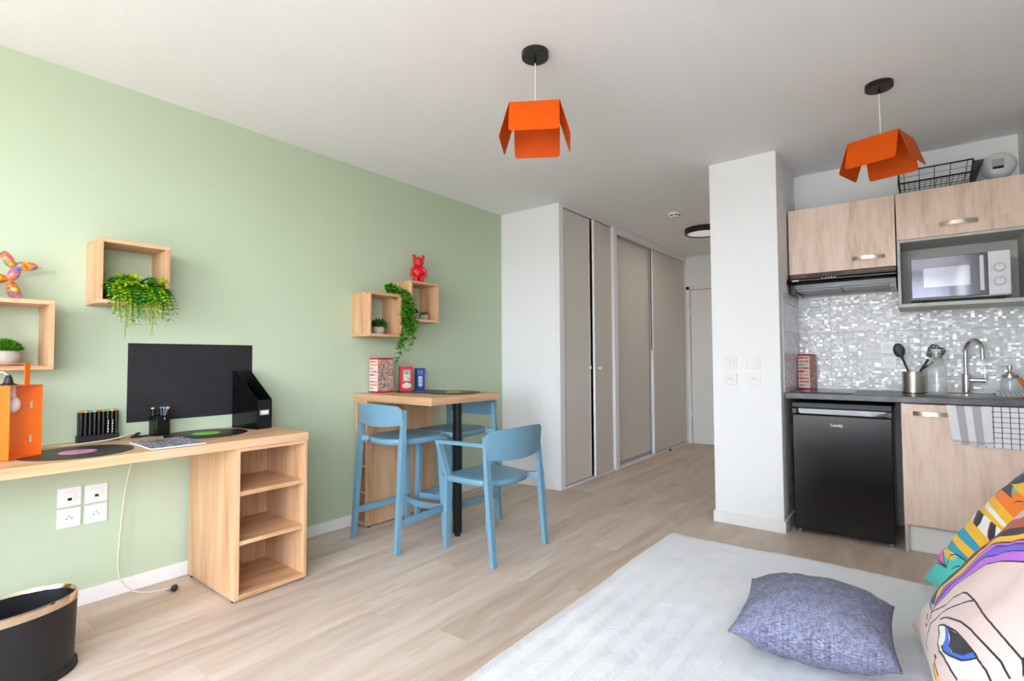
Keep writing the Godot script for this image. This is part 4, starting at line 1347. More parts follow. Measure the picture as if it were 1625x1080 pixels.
	put("glass_body", s, "glass", bt)
	s = S.new()
	s.lathe([[0.0, 0.255], [0.016, 0.255], [0.016, 0.262], [0.022, 0.264], [0.024, 0.27], [0.02, 0.278], [0, 0.28]], 20)
	put("stopper", s, "white_plastic", bt)
	s = S.new()
	s.tube([Vector3(-0.021, 0.245, 0), Vector3(-0.025, 0.266, 0), Vector3(0, 0.284, 0), Vector3(0.025, 0.266, 0), Vector3(0.021, 0.245, 0), Vector3(0.032, 0.222, 0.012), Vector3(0.034, 0.2, 0.024), Vector3(0.02, 0.19, 0.03), Vector3(0.008, 0.21, 0.03)], 0.0012, 6)
	put("wire_clip", s, "steel", bt)
	# soap dispenser with a card tag
	var so = thing("soap_dispenser", "clear glass soap jar with steel pump and brown tag", "soap dispenser", Vector3(3.517, 0.9, -4.24))
	s = S.new()
	s.lathe([[0.0, 0.001], [0.043, 0.001], [0.047, 0.006], [0.047, 0.085], [0.043, 0.098], [0.036, 0.105], [0.033, 0.105], [0.033, 0.1], [0.044, 0.085], [0.044, 0.009], [0.0, 0.007]], 32)
	put("glass_jar", s, "glass", so)
	s = S.new()
	s.lathe([[0.0, 0.122], [0.036, 0.122], [0.0375, 0.12], [0.0375, 0.104], [0.034, 0.103]], 32)
	put("lid", s, "brushed", so)
	s = S.new()
	s.lathe([[0.017, 0.122], [0.017, 0.13], [0.012, 0.138], [0.008, 0.14], [0.007, 0.152], [0.011, 0.156], [0.0105, 0.176], [0, 0.177]], 20)
	s.tube([Vector3(0, 0.17, 0), Vector3(-0.03, 0.171, 0), Vector3(-0.04, 0.166, 0)], 0.003, 8)
	put("pump", s, "steel", so)
	s = S.new()
	s.at(Vector3(0.036, 0.1, 0.03), Basis(Vector3.BACK, 0.5)).extrude([Vector2(-0.012, 0), Vector2(-0.006, 0.006), Vector2(0.006, 0.006), Vector2(0.012, 0), Vector2(0.014, -0.055), Vector2(-0.014, -0.055)], 0.001)
	put("card_tag", s, "kraft", so)
	s = S.new()
	s.tube([Vector3(0.037, 0.112, 0.0), Vector3(0.04, 0.112, 0.015), Vector3(0.038, 0.103, 0.031)], 0.001, 6)
	put("string", s, "kraft", so)
	# tea towels
	var rows = []
	for i in 13:
		var row = []
		var q = i / 12.0
		for j in 25:
			var uu = j / 24.0
			row.append(Vector3(lerpf(3.206 + 0.024 * q, 3.39 + 0.008 * q, uu), lerpf(0.862, 0.654, q) - 0.004 * sin(uu * 3.0), -3.789 + 0.012 * sin(minf(q * 3.0, 1.0) * PI / 2) + 0.004 * sin(uu * 11.0) * q))
		rows.append(row)
	cloth("tea_towel", rows, "towel_striped", "white and taupe striped tea towel hung over the sink cabinet door")
	rows = []
	for i in 13:
		var row = []
		var q = i / 12.0
		for j in 29:
			var uu = j / 28.0
			row.append(Vector3(lerpf(3.33, 3.598, uu), lerpf(0.862, 0.642, q), -3.794 + 0.008 * sin(minf(q * 3.0, 1.0) * PI / 2) + 0.002 * sin(uu * 9.0) * q))
		rows.append(row)
	cloth("tea_towel", rows, "towel_checked", "white tea towel with a black grid hung beside the striped one")
	rows = []
	for i in 15:
		var row = []
		var q = i / 14.0
		for j in 25:
			var uu = j / 24.0
			var z = lerpf(-4.2, -3.96, q)
			var y = 0.907 + 0.03 * sin(q * PI) * (0.75 + 0.25 * sin(uu * 5.0 + q * 4.0)) * clampf(uu * 6.0 + 0.3, 0.0, 1.0) + 0.004 * sin(uu * 17.0)
			row.append(Vector3(lerpf(3.43, 3.6, uu), maxf(y, 0.908), z + 0.012 * sin(uu * 7.0)))
		rows.append(row)
	cloth("tea_towel", rows, "towel_checked", "white tea towel with a black grid, folded on the worktop by the soap dispenser")
	# tin beside the pillar
	tin("collage_tin", Vector3(2.452, 0.9, -4.3), -0.32, 0.088, 0.09, 0.255, "tin_stripes", "tin_collage", "tall retro collage tin standing on the worktop by the hob")

func cloth(called, rows, m, label):
	var back = []
	for r in rows:
		var b = []
		for p in r: b.append(p + Vector3(0, -0.0015, -0.0025))
		back.append(b)
	var s = S.new()
	s.loft(rows, false, false, true)
	s.loft(back)
	return tag(put(called, s, m), label, "towel", "tea towels in the kitchenette")

# a box-shaped printed tin: two printed faces seen, red lid and foot rims
func tin(called, at, turn, wx, wz, h, mz, mx, label, rim = "tin_red", group = ""):
	var t = thing(called, label, "tin", at, turn, group)
	var s = S.new()
	s.span(Vector3(-wx / 2 + 0.001, 0.008, -wz / 2 + 0.001), Vector3(wx / 2 - 0.001, h - 0.01, wz / 2 - 0.001), 0.004)
	put("body", s, rim, t)
	for e in [1.0, -1.0]:
		var a = wz / 2 - 0.0008
		put_print("printed_face", wx - 0.006, h - 0.024, mz, t, Vector3(0, h / 2, a * e), 0.0 if e > 0 else PI)
		a = wx / 2 - 0.0008
		put_print("printed_face", wz - 0.006, h - 0.024, mx, t, Vector3(a * e, h / 2, 0), PI / 2 * e)
	put("foot_rim", bx(Vector3(-wx / 2, 0.0, -wz / 2), Vector3(wx / 2, 0.01, wz / 2), 0.002), rim, t)
	put("lid", bx(Vector3(-wx / 2 - 0.0005, h - 0.012, -wz / 2 - 0.0005), Vector3(wx / 2 + 0.0005, h, wz / 2 + 0.0005), 0.003), rim, t)
	return t

# a thin printed sheet, uv over the whole sheet
func put_print(called, w, h, m, parent, at, turn):
	var s = S.new()
	s.flat()
	var p = [Vector3(-w / 2, -h / 2, 0), Vector3(w / 2, -h / 2, 0), Vector3(w / 2, h / 2, 0), Vector3(-w / 2, h / 2, 0)]
	var d = Vector3(0, 0, 0.0008)
	s.quad(p[0] + d, p[1] + d, p[2] + d, p[3] + d, Vector2(0, 1), Vector2(1, 1), Vector2(1, 0), Vector2(0, 0))
	s.quad(p[1], p[0], p[3], p[2], Vector2(0, 1), Vector2(1, 1), Vector2(1, 0), Vector2(0, 0))
	for k in 4:
		var a = p[k]; var b = p[(k + 1) % 4]
		s.quad(a, b, b + d, a + d)
	var o = put(called, s, m, parent)
	o.position = at
	o.rotation.y = turn
	return o

# ---------------------------------------------------------------- bed and cushions
func build_bed():
	var x0 = 2.245; var z0 = -2.135; var z1 = -0.22
	var b = thing("sofa_bed", "low sofa bed under the white woven cover", "bed", Vector3(2.92, 0, -1.18))
	put("base", bx(Vector3(-0.63, 0.06, -0.92), Vector3(0.67, 0.24, 0.92), 0.01), "black_matt", b)
	put("mattress", bx(Vector3(-0.66, 0.24, -0.94), Vector3(0.675, BED - 0.012, 0.94), 0.03), "mattress", b)
	for e in [[-0.55, -0.85], [0.6, -0.85], [-0.55, 0.85], [0.6, 0.85]]:
		put("leg", bx(Vector3(e[0] - 0.025, 0, e[1] - 0.025), Vector3(e[0] + 0.025, 0.062, e[1] + 0.025), 0.003), "black_matt", b)
	# the cover hangs down on three sides
	var hang = 0.3; var r = 0.05
	var n = noise(1.6, 71, 3)
	var rows = []
	var ni = 92; var nj = 74
	var lx = 3.59 - x0
	for i in ni + 1:
		var row = []
		var zz = lerpf(z0 - hang, z1 + hang, float(i) / ni)
		for j in nj + 1:
			var xx = lerpf(x0 - hang, 3.59, float(j) / nj)
			var dx = x0 + r - xx
			var dz = maxf(z0 + r - zz, zz - (z1 - r))
			var p = Vector3(xx, BED, zz)
			var wave = n.get_noise_2d(xx * 1.5, zz * 1.5)
			p.y += 0.006 * wave + 0.003 * n.get_noise_2d(xx * 6, zz * 6)
			var ax = bend(dx, r); var az = bend(dz, r)
			if dx > 0: p.x = x0 + r - ax.x
			if dz > 0: p.z = z0 + r - az.x if zz < (z0 + z1) / 2 else z1 - r + az.x
			var drop = ax.y + az.y
			if dx > 0 and dz > 0: drop = maxf(ax.y, az.y) + minf(ax.y, az.y) * 0.35
			p.y -= minf(drop, BED - 0.05)
			if drop > 0.04:
				var k = minf((drop - 0.04) * 6.0, 1.0)
				if dx > 0: p.x -= 0.012 * k * sin(zz * 13.0 + 1.0) + 0.006 * k
				if dz > 0: p.z += (-1.0 if zz < -1.0 else 1.0) * (0.012 * k * sin(xx * 11.0) + 0.006 * k)
			row.append(p)
		rows.append(row)
	var s = S.new()
	s.smooth()
	for i in ni:
		for j in nj:
			var q = [Vector2(j, i), Vector2(j + 1, i), Vector2(j + 1, i + 1), Vector2(j, i + 1)]
			var uv = []
			for k in q: uv.append(Vector2(k.x * (lx + hang) / nj, k.y * (z1 - z0 + hang * 2) / ni))
			s.quad(rows[i][j], rows[i + 1][j], rows[i + 1][j + 1], rows[i][j + 1], uv[0], uv[3], uv[2], uv[1])
	tag(put("bed_cover", s, "white_cover"), "white herringbone woven cover spread over the sofa bed", "bed cover")
	# grey cushion lying flat
	var c = Vector3(2.873, BED + 0.08, -1.452)
	cushion("grey_cushion", c, Vector3(0.985, -0.02, -0.17).normalized() * 0.325, Vector3(0.07, -0.02, 1.0).normalized() * 0.32, 0.08, "grey_cloth", "grey blue melange cushion lying flat on the white bed cover")
	# printed cushions leaning on the right wall
	cushion("printed_cushion", Vector3(3.2626,0.6785,-1.4078), Vector3(0.09983, 0, 0.995) * 0.58, -Vector3(0.61259, 0.78801, -0.06146) * 0.58, 0.075, "cushion_face", "pop art cushion printed with a pink face, one blue eye and rainbow stripes")
	cushion("printed_cushion", Vector3(3.3173, 0.6717, -1.8128), Vector3(0.25708, 0, 0.96639) * 0.55, -Vector3(0.59497, 0.78801, -0.15827) * 0.55, 0.085, "cushion_stripes", "pop art cushion with yellow, teal and orange stripes behind the face cushion")

func bend(d, r):      # along the top, round the edge, then straight down: (outwards, downwards)
	if d <= 0: return Vector2.ZERO
	var arc = r * PI / 2
	if d < arc: return Vector2(r * sin(d / r), r * (1 - cos(d / r)))
	return Vector2(r, r + d - arc)

# a stuffed square: u and v are its edge vectors, half the thickness in the middle
func cushion(called, c, u, v, half, m, label):
	var nrm = v.cross(u).normalized()
	var n = 26
	var nz = noise(2.2, int(c.z * -100), 3)
	var s = S.new()
	for side in [1.0, -1.0]:
		var rows = []
		var uvs = []
		for i in n + 1:
			var row = []
			var uvr = []
			var b = -1.0 + 2.0 * i / n
			b = signf(b) * (1.0 - pow(1.0 - absf(b), 1.35))
			for j in n + 1:
				var a = -1.0 + 2.0 * j / n
				a = signf(a) * (1.0 - pow(1.0 - absf(a), 1.35))
				var pa = a * (1.0 - 0.075 * (1.0 - b * b) * absf(a))
				var pb = b * (1.0 - 0.075 * (1.0 - a * a) * absf(b))
				var th = half * pow(maxf(0.0, (1.0 - pow(absf(a), 2.4)) * (1.0 - pow(absf(b), 2.4))), 0.55)
				th += 0.007 * nz.get_noise_2d(a * 1.3, b * 1.3 + side * 3.0) * minf(th / half * 2.0, 1.0)
				row.append(c + u * pa / 2 + v * pb / 2 + nrm * side * th)
				uvr.append(Vector2(pa + 1.0, pb + 1.0) / 2)
			rows.append(row)
			uvs.append(uvr)
		s.smooth()
		for i in n:
			for j in n:
				if side < 0: s.quad(rows[i][j], rows[i][j + 1], rows[i + 1][j + 1], rows[i + 1][j], uvs[i][j], uvs[i][j + 1], uvs[i + 1][j + 1], uvs[i + 1][j])
				else: s.quad(rows[i + 1][j], rows[i + 1][j + 1], rows[i][j + 1], rows[i][j], uvs[i + 1][j], uvs[i + 1][j + 1], uvs[i][j + 1], uvs[i][j])
	var o = thing(called, label, "cushion", Vector3(c.x, BED, c.z))
	s.xf = Transform3D.IDENTITY
	var body = put("cover", s, m, o)
	body.position = -Vector3(c.x, BED, c.z)
	var seam = S.new()
	var ring = []
	for e in [[-1, -1, 1, -1], [1, -1, 1, 1], [1, 1, -1, 1], [-1, 1, -1, -1]]:
		for k in 12:
			var a = lerpf(e[0], e[2], k / 12.0); var b = lerpf(e[1], e[3], k / 12.0)
			var pa = a * (1.0 - 0.075 * (1.0 - b * b) * absf(a)); var pb = b * (1.0 - 0.075 * (1.0 - a * a) * absf(b))
			ring.append(c + u * pa / 2 + v * pb / 2)
	ring.append(ring[0])
	seam.tube(ring, 0.0022, 6, false)
	var sm = put("seam", seam, m, o)
	sm.position = body.position
	return o

# ---------------------------------------------------------------- pendants
func build_pendants():
	pendant(Vector3(1.776, 0, -1.851), 2.226, 0.566, "orange sheet metal pendant lamp hanging between desk and bed")
	pendant(Vector3(2.971, 0, -3.145), 2.206, -0.278, "orange sheet metal pendant lamp hanging in front of the kitchenette")

func pendant(at, y, turn, label):
	var t = thing("pendant_lamp", label, "lamp", Vector3(at.x, y, at.z), turn, "orange pendant lamps")
	var sz = 0.214
	put("top_plate", bx(Vector3(-sz / 2, -0.0008, -sz / 2), Vector3(sz / 2, 0.0008, sz / 2), 0.0), "orange_metal", t)
	for k in 4:
		var s = S.new()
		var L = 0.151; var rr = 0.014
		var o = [Vector2(-sz / 2, 0), Vector2(-sz / 2, -L + rr), Vector2(-sz / 2 + rr * 0.3, -L + rr * 0.3), Vector2(-sz / 2 + rr, -L), Vector2(sz / 2 - rr, -L), Vector2(sz / 2 - rr * 0.3, -L + rr * 0.3), Vector2(sz / 2, -L + rr), Vector2(sz / 2, 0)]
		s.at(Vector3(0, 0, sz / 2), Basis(Vector3.RIGHT, -0.30)).extrude(o, 0.0015)
		var f = put("flap", s, "orange_metal", t)
		f.rotation.y = k * PI / 2
	var s = S.new()
	s.tube([Vector3(0, 0.03, 0), Vector3(0, 2.5 - y - 0.05, 0)], 0.0032, 8)
	put("cord", s, "white_cord", t)
	s = S.new()
	s.lathe([[0.008, 0.001], [0.008, 0.03], [0.004, 0.034]], 12)
	s.lathe([[0.0, -0.025], [0.016, -0.025], [0.016, -0.001]], 16)
	put("lamp_holder", s, "black_matt", t)
	s = S.new()
	s.ball(Vector3(0, -0.046, 0), Vector3(0.022, 0.026, 0.022), Basis.IDENTITY, 16, 10)
	put("bulb", s, "bulb_glass", t)
	s = S.new()
	var c = 2.5 - y
	s.lathe([[0.0, c - 0.027], [0.057, c - 0.027], [0.06, c - 0.024], [0.06, c]], 36)
	s.lathe([[0.0, c - 0.05], [0.006, c - 0.05], [0.006, c - 0.026]], 12)
	put("ceiling_rose", s, "black_metal", t)

# ---------------------------------------------------------------- wall shelves
func box_shelf(z0, z1, y0, y1, label):
	var t = thing("box_shelf", label, "shelf", Vector3(0.001, y0, (z0 + z1) / 2), 0.0, "oak box shelves on the green wall")
	var h = absf(z1 - z0) / 2; var d = 0.2; var th = 0.018; var hh = y1 - y0
	put("top_board", bx(Vector3(0, hh - th, -h), Vector3(d, hh, h), 0.0012, 2), "oak_pale", t)
	put("bottom_board", bx(Vector3(0, 0, -h), Vector3(d, th, h), 0.0012, 2), "oak_pale", t)
	put("side_board", bx(Vector3(0, th, h - th), Vector3(d, hh - th, h), 0.0012), "oak_pale", t)
	put("side_board", bx(Vector3(0, th, -h), Vector3(d, hh - th, -h + th), 0.0012), "oak_pale", t)
	return t

func build_shelves():
	box_shelf(-0.674, -0.957, 1.395, 1.692, "oak box shelf overflowing with trailing fern, above the blackboard")
	box_shelf(-0.245, -0.53, 1.097, 1.39, "oak box shelf over the orange desk lamp, with a balloon dog on top")
	box_shelf(-2.135, -2.413, 1.292, 1.594, "oak box shelf over the bar table holding one bushy potted plant")
	box_shelf(-2.495, -2.775, 1.412, 1.71, "oak box shelf with a red bear on top and two small pots inside")
	trailing_fern()
	ivy()
	grass_pot()
	small_pots()
	bear()
	balloon_dog()

func leaf(s, p, dir, up, long, wide, col):
	var d = dir.normalized()
	var x = d.cross(up)
	if x.length() < 0.01: x = d.cross(Vector3.RIGHT)
	x = x.normalized()
	var n = x.cross(d).normalized()
	var mid = p + d * long * 0.5 + n * long * 0.1
	var tip = p + d * long
	s.tint = col
	s.tri(p, mid + x * wide / 2, tip)
	s.tri(p, tip, mid - x * wide / 2)

func frond(s, pts, long, wide, cols, r):
	var total = pts.size()
	for i in range(1, total):
		var d = (pts[i] - pts[i - 1]).normalized()
		var side = d.cross(Vector3(0.4, 1, 0.2)).normalized()
		var t = float(i) / total
		var l = long * (1.0 - 0.45 * t)
		for e in [1.0, -1.0]:
			var c = cols[0].lerp(cols[1], clampf(t * 1.1 + r.randf_range(-0.25, 0.25), 0, 1))
			leaf(s, pts[i], side * e + d * 0.7 + Vector3(0, r.randf_range(-0.15, 0.25), 0), Vector3(r.randf_range(-0.4, 0.4), 1, r.randf_range(-0.4, 0.4)), l * r.randf_range(0.8, 1.15), wide, c)

func lin(c): return Color8(c[0], c[1], c[2]).srgb_to_linear()

func trailing_fern():
	var r := RandomNumberGenerator.new()
	r.seed = 5
	var t = thing("trailing_fern", "artificial fern with dark and lime leaves spilling from the box shelf", "plant", Vector3(0.1, 1.414, -0.815))
	var s = S.new(); var st = S.new()
	s.flat()
	var dark = [lin([10, 96, 30]), lin([40, 150, 44])]
	var lime = [lin([96, 176, 24]), lin([206, 232, 40])]
	for k in 120:
		var z = r.randf_range(-0.115, 0.105)
		var base = Vector3(r.randf_range(-0.05, 0.06), 0.012, z)
		var tip; var c1; var c2
		if k % 5 < 2:      # over the front edge and down
			tip = Vector3(r.randf_range(0.125, 0.2), r.randf_range(-0.115, 0.0), clampf(z * 1.1 - 0.012 + r.randf_range(-0.04, 0.04), -0.14, 0.125))
			c1 = base + Vector3(0.02, 0.11, 0); c2 = Vector3(tip.x + 0.015, 0.07, lerpf(z, tip.z, 0.7))
		else:              # a low mound
			tip = Vector3(r.randf_range(-0.03, 0.17), r.randf_range(0.02, 0.12) * (1.0 if z > -0.04 else 0.75), z + r.randf_range(-0.06, 0.06))
			tip.z = clampf(tip.z, -0.125, 0.115)
			c1 = base + Vector3(0.02, 0.07, 0); c2 = tip + Vector3(-0.03, 0.03, 0)
		var pts = bezier(base, c1, c2, tip, 17)
		st.tube([pts[0], pts[5], pts[11], pts[17]], 0.0009, 4, false)
		frond(s, pts, r.randf_range(0.026, 0.036), r.randf_range(0.011, 0.016), dark if r.randf() < 0.5 else lime, r)
	for e in [[0.105, 0.1, 0.15], [0.03, 0.1, 0.125]]:
		frond(s, bezier(Vector3(0, 0.01, e[0]), Vector3(0, 0.08, e[0]), Vector3(0.02, e[1], e[0] - 0.005), Vector3(0.04, e[2], e[0] + 0.01), 14), 0.024, 0.009, dark, r)
	for e in [[0.045, -0.178], [0.038, -0.13], [-0.06, -0.155], [0.02, -0.12], [-0.05, -0.11], [0.085, -0.07], [-0.1, -0.08]]:
		var pts = bezier(Vector3(0.06, 0.02, e[0]), Vector3(0.16, 0.1, e[0]), Vector3(0.165, 0.0, e[0]), Vector3(0.15, e[1], e[0] + 0.006), 26)
		st.tube([pts[0], pts[8], pts[17], pts[26]], 0.0009, 4, false)
		frond(s, pts, 0.03, 0.012, lime, r)
	tag(put("leaves", s, "leaf", t), "", "", "", "stuff")
	put("stems", st, mat_green_stem(), t)
	put("planter", bx(Vector3(-0.06, 0.0, -0.11), Vector3(0.04, 0.03, 0.11), 0.004), "black_matt", t)

func mat_green_stem():
	if not M.has("stem"): mat("stem", [44, 92, 30], 0.7)
	return "stem"

func ivy():
	var r := RandomNumberGenerator.new()
	r.seed = 8
	var t = thing("trailing_ivy", "artificial ivy trailing down between the two box shelves over the bar table", "plant", Vector3(0.12, 1.596, -2.38))
	var s = S.new(); var st = S.new()
	s.flat()
	var dark = lin([12, 92, 24]); var mid = lin([56, 160, 30]); var lime = lin([160, 220, 44])
	var paths = []
	for k in 16:
		var z1 = r.randf_range(-0.12, -0.03)
		var sway = r.randf_range(-0.03, 0.025)
		var len = r.randf_range(0.12, 0.44)
		var a = bezier(Vector3(0.0 + r.randf_range(-0.04, 0.04), 0.01, r.randf_range(-0.02, 0.05)), Vector3(0.05, 0.06, -0.04), Vector3(0.085, 0.03, z1), Vector3(0.085 + r.randf_range(-0.02, 0.02), -0.06, z1 + r.randf_range(-0.01, 0.01)), 8)
		for i in range(1, 16):
			var q = i / 15.0
			var y = -0.06 - q * len
			var drift = sway * q - 0.02 * sin(q * 3.0) + 0.055 * q * q * (1.0 if len > 0.3 else 0.2)
			a.append(Vector3(0.085 + r.randf_range(-0.018, 0.018), y, z1 + drift + r.randf_range(-0.012, 0.012)))
		paths.append(a)
	for k in 9:
		paths.append(bezier(Vector3(0, 0.01, 0.02), Vector3(0, 0.06, 0.03), Vector3(0.02, 0.07, r.randf_range(-0.03, 0.07)), Vector3(r.randf_range(0.0, 0.08), r.randf_range(0.02, 0.07), r.randf_range(-0.04, 0.085)), 10))
	for k in 3:
		paths.append(bezier(Vector3(0.085, -0.12, -0.07), Vector3(0.11, -0.1, -0.04), Vector3(0.12, -0.1, -0.01), Vector3(0.12, -0.14 - k * 0.012, 0.02 - k * 0.012), 9))
	for a in paths:
		st.tube([a[0], a[a.size() / 3], a[2 * a.size() / 3], a[-1]], 0.0012, 4, false)
		for i in range(1, a.size()):
			for e in 3:
				var ang = r.randf() * TAU
				var d = Vector3(absf(cos(ang)) * 0.7 + 0.1, r.randf_range(-0.7, 0.5), sin(ang))
				var c = dark.lerp(mid, r.randf()) if r.randf() < 0.5 else mid.lerp(lime, r.randf())
				leaf(s, a[i], d, Vector3(r.randf_range(-0.3, 1), 1, r.randf_range(-0.5, 0.5)), r.randf_range(0.022, 0.036), r.randf_range(0.017, 0.026), c)
	tag(put("leaves", s, "leaf", t), "", "", "", "stuff")
	put("stems", st, mat_green_stem(), t)

func grass_pot():
	var r := RandomNumberGenerator.new()
	r.seed = 9
	var t = thing("potted_grass", "round stone pot with a dome of green grass in the box shelf", "plant", Vector3(0.1, 1.115, -0.385))
	var s = S.new()
	s.lathe([[0.0, 0.0], [0.035, 0.0], [0.05, 0.014], [0.057, 0.036], [0.053, 0.056], [0.046, 0.066], [0.042, 0.064], [0.042, 0.058], [0, 0.058]], 32, true)
	put("pot", s, "concrete_pot", t)
	s = S.new()
	s.flat()
	for k in 1500:
		var d = Vector3(r.randfn(0, 1), absf(r.randfn(0, 0.7)) + 0.05, r.randfn(0, 1)).normalized()
		var p = Vector3(d.x * 0.03, 0.058 + d.y * 0.018, d.z * 0.03)
		leaf(s, p, d + Vector3(0, 0.15, 0), Vector3(r.randf(), r.randf(), r.randf()), r.randf_range(0.03, 0.045), 0.0035, lin([14, 92, 10]).lerp(lin([110, 186, 30]), r.randf()))
	tag(put("blades", s, "leaf", t), "", "", "", "stuff")

func small_pots():
	var r := RandomNumberGenerator.new()
	r.seed = 10
	var t = thing("potted_plant", "bushy green plant in a white ribbed pot in the box shelf", "plant", Vector3(0.1, 1.31, -2.285))
	var s = S.new()
	s.lathe([[0.0, 0.0], [0.03, 0.0], [0.041, 0.016], [0.044, 0.034], [0.04, 0.05], [0.036, 0.054], [0.032, 0.05], [0, 0.048]], 28)
	put("pot", s, "terracotta_white", t)
	s = S.new()
	s.flat()
	for k in 420:
		var d = Vector3(r.randfn(0, 1), absf(r.randfn(0, 0.8)), r.randfn(0, 1)).normalized()
		var p = Vector3(d.x * 0.05, 0.055 + d.y * 0.048, d.z * 0.052) * r.randf_range(0.75, 1.0)
		p.y = maxf(p.y, 0.05)
		leaf(s, p, d + Vector3(r.randf_range(-0.5, 0.5), 0.4, r.randf_range(-0.5, 0.5)), Vector3(r.randf(), 1, r.randf()), 0.02, 0.009, lin([10, 66, 16]).lerp(lin([60, 130, 40]), r.randf()))
	tag(put("leaves", s, "leaf", t), "", "", "", "stuff")
	for e in [[-2.622, 0.026, 0.052, "small narrow stone pot with a green succulent, beside the shelf's side board", 0.042], [-2.712, 0.034, 0.046, "small round stone pot with a brown and green succulent in the shelf", 0.016]]:
		t = thing("potted_succulent", e[3], "plant", Vector3(0.1, 1.43, e[0]), 0.0, "small pots in the bear's shelf")
		s = S.new()
		s.lathe([[0.0, 0.0], [e[1] * 0.8, 0.0], [e[1], e[2] * 0.4], [e[1], e[2] * 0.9], [e[1] * 0.9, e[2]], [e[1] * 0.8, e[2] * 0.9], [0, e[2] * 0.88]], 24)
		put("pot", s, "concrete_pot", t)
		s = S.new()
		s.flat()
		for k in 150:
			var d = Vector3(r.randfn(0, 1), absf(r.randfn(0, 0.8)) + 0.1, r.randfn(0, 1)).normalized()
			leaf(s, Vector3(d.x * e[1] * 0.7, e[2] * 0.9 + d.y * e[4] * 0.7, d.z * e[1] * 0.7), d + Vector3(0, 0.4, 0), Vector3(r.randf(), 1, r.randf()), 0.016, 0.007, lin([40, 84, 24]).lerp(lin([120, 126, 50]), r.randf()))
		tag(put("leaves", s, "leaf", t), "", "", "", "stuff")

func bear():
	var t = thing("bear_figurine", "glossy red faceted bear figurine on the box shelf", "figurine", Vector3(0.1, 1.711, -2.655), deg_to_rad(70))
	var m = "red_gloss"
	var s = S.new()      # faces local +z
	s.ball(Vector3(0, 0.088, 0), Vector3(0.046, 0.05, 0.036), Basis.IDENTITY, 14, 9, true)
	put("body", s, m, t)
	s = S.new()
	s.ball(Vector3(0, 0.164, 0.002), Vector3(0.044, 0.042, 0.038), Basis.IDENTITY, 14, 9, true)
	s.ball(Vector3(0, 0.147, 0.034), Vector3(0.018, 0.013, 0.012), Basis.IDENTITY, 10, 6, true)
	var h = put("head", s, m, t)
	for x in [-1.0, 1.0]:
		s = S.new()
		s.ball(Vector3(x * 0.036, 0.206, 0), Vector3(0.018, 0.018, 0.011), Basis.IDENTITY, 12, 8, true)
		put("ear", s, m, h)
		s = S.new()
		s.ball(Vector3(x * 0.022, 0.036, 0.004), Vector3(0.022, 0.037, 0.026), Basis.IDENTITY, 12, 8, true)
		put("leg", s, m, t)
		s = S.new()
		s.ball(Vector3(x * 0.046, 0.1, 0.008), Vector3(0.017, 0.034, 0.018), Basis(Vector3.BACK, x * 0.35), 10, 8, true)
		s.ball(Vector3(x * 0.057, 0.068, 0.014), Vector3(0.016, 0.016, 0.016), Basis.IDENTITY, 10, 6, true)
		put("arm", s, m, t)

func balloon_dog():
	var t = thing("balloon_dog_figurine", "balloon dog figurine in bright paint splashes on the box shelf", "figurine", Vector3(0.105, 1.391, -0.36))
	var m = "pop_print"
	var s = S.new()      # looks along -z
	var body = [[Vector3(0, 0.082, -0.0), Vector3(0.023, 0.023, 0.05), 0.12]]
	s.ball(Vector3(0, 0.085, 0.012), Vector3(0.023, 0.022, 0.05), Basis.IDENTITY, 20, 12)
	put("body", s, m, t)
	s = S.new()
	s.ball(Vector3(0, 0.108, -0.052), Vector3(0.019, 0.032, 0.02), Basis(Vector3.RIGHT, -0.45), 18, 12)
	put("neck", s, m, t)
	s = S.new()
	s.ball(Vector3(0, 0.146, -0.088), Vector3(0.02, 0.02, 0.04), Basis(Vector3.RIGHT, 0.06), 20, 12)
	var hd = put("head", s, m, t)
	s = S.new()
	s.tube([Vector3(0, 0.144, -0.124), Vector3(0, 0.144, -0.134), Vector3(0, 0.1455, -0.1385)], [0.0028, 0.0018, 0.004], 8)
	put("nose_knot", s, "grey_plastic", hd)
	for x in [-1.0, 1.0]:
		s = S.new()
		s.ball(Vector3(x * 0.016, 0.168, -0.032), Vector3(0.015, 0.036, 0.016), Basis(Vector3.RIGHT, 0.5), 16, 10)
		put("ear", s, m, hd)
		s = S.new()
		s.ball(Vector3(x * 0.02, 0.037, -0.052), Vector3(0.017, 0.04, 0.019), Basis(Vector3.RIGHT, 0.32), 16, 10)
		put("leg", s, m, t)
		s = S.new()
		s.ball(Vector3(x * 0.02, 0.037, 0.07), Vector3(0.017, 0.04, 0.019), Basis(Vector3.RIGHT, -0.2), 16, 10)
		put("leg", s, m, t)
	s = S.new()
	s.ball(Vector3(0, 0.13, 0.085), Vector3(0.011, 0.04, 0.012), Basis(Vector3.RIGHT, 0.4), 14, 10)
	put("tail", s, m, t)

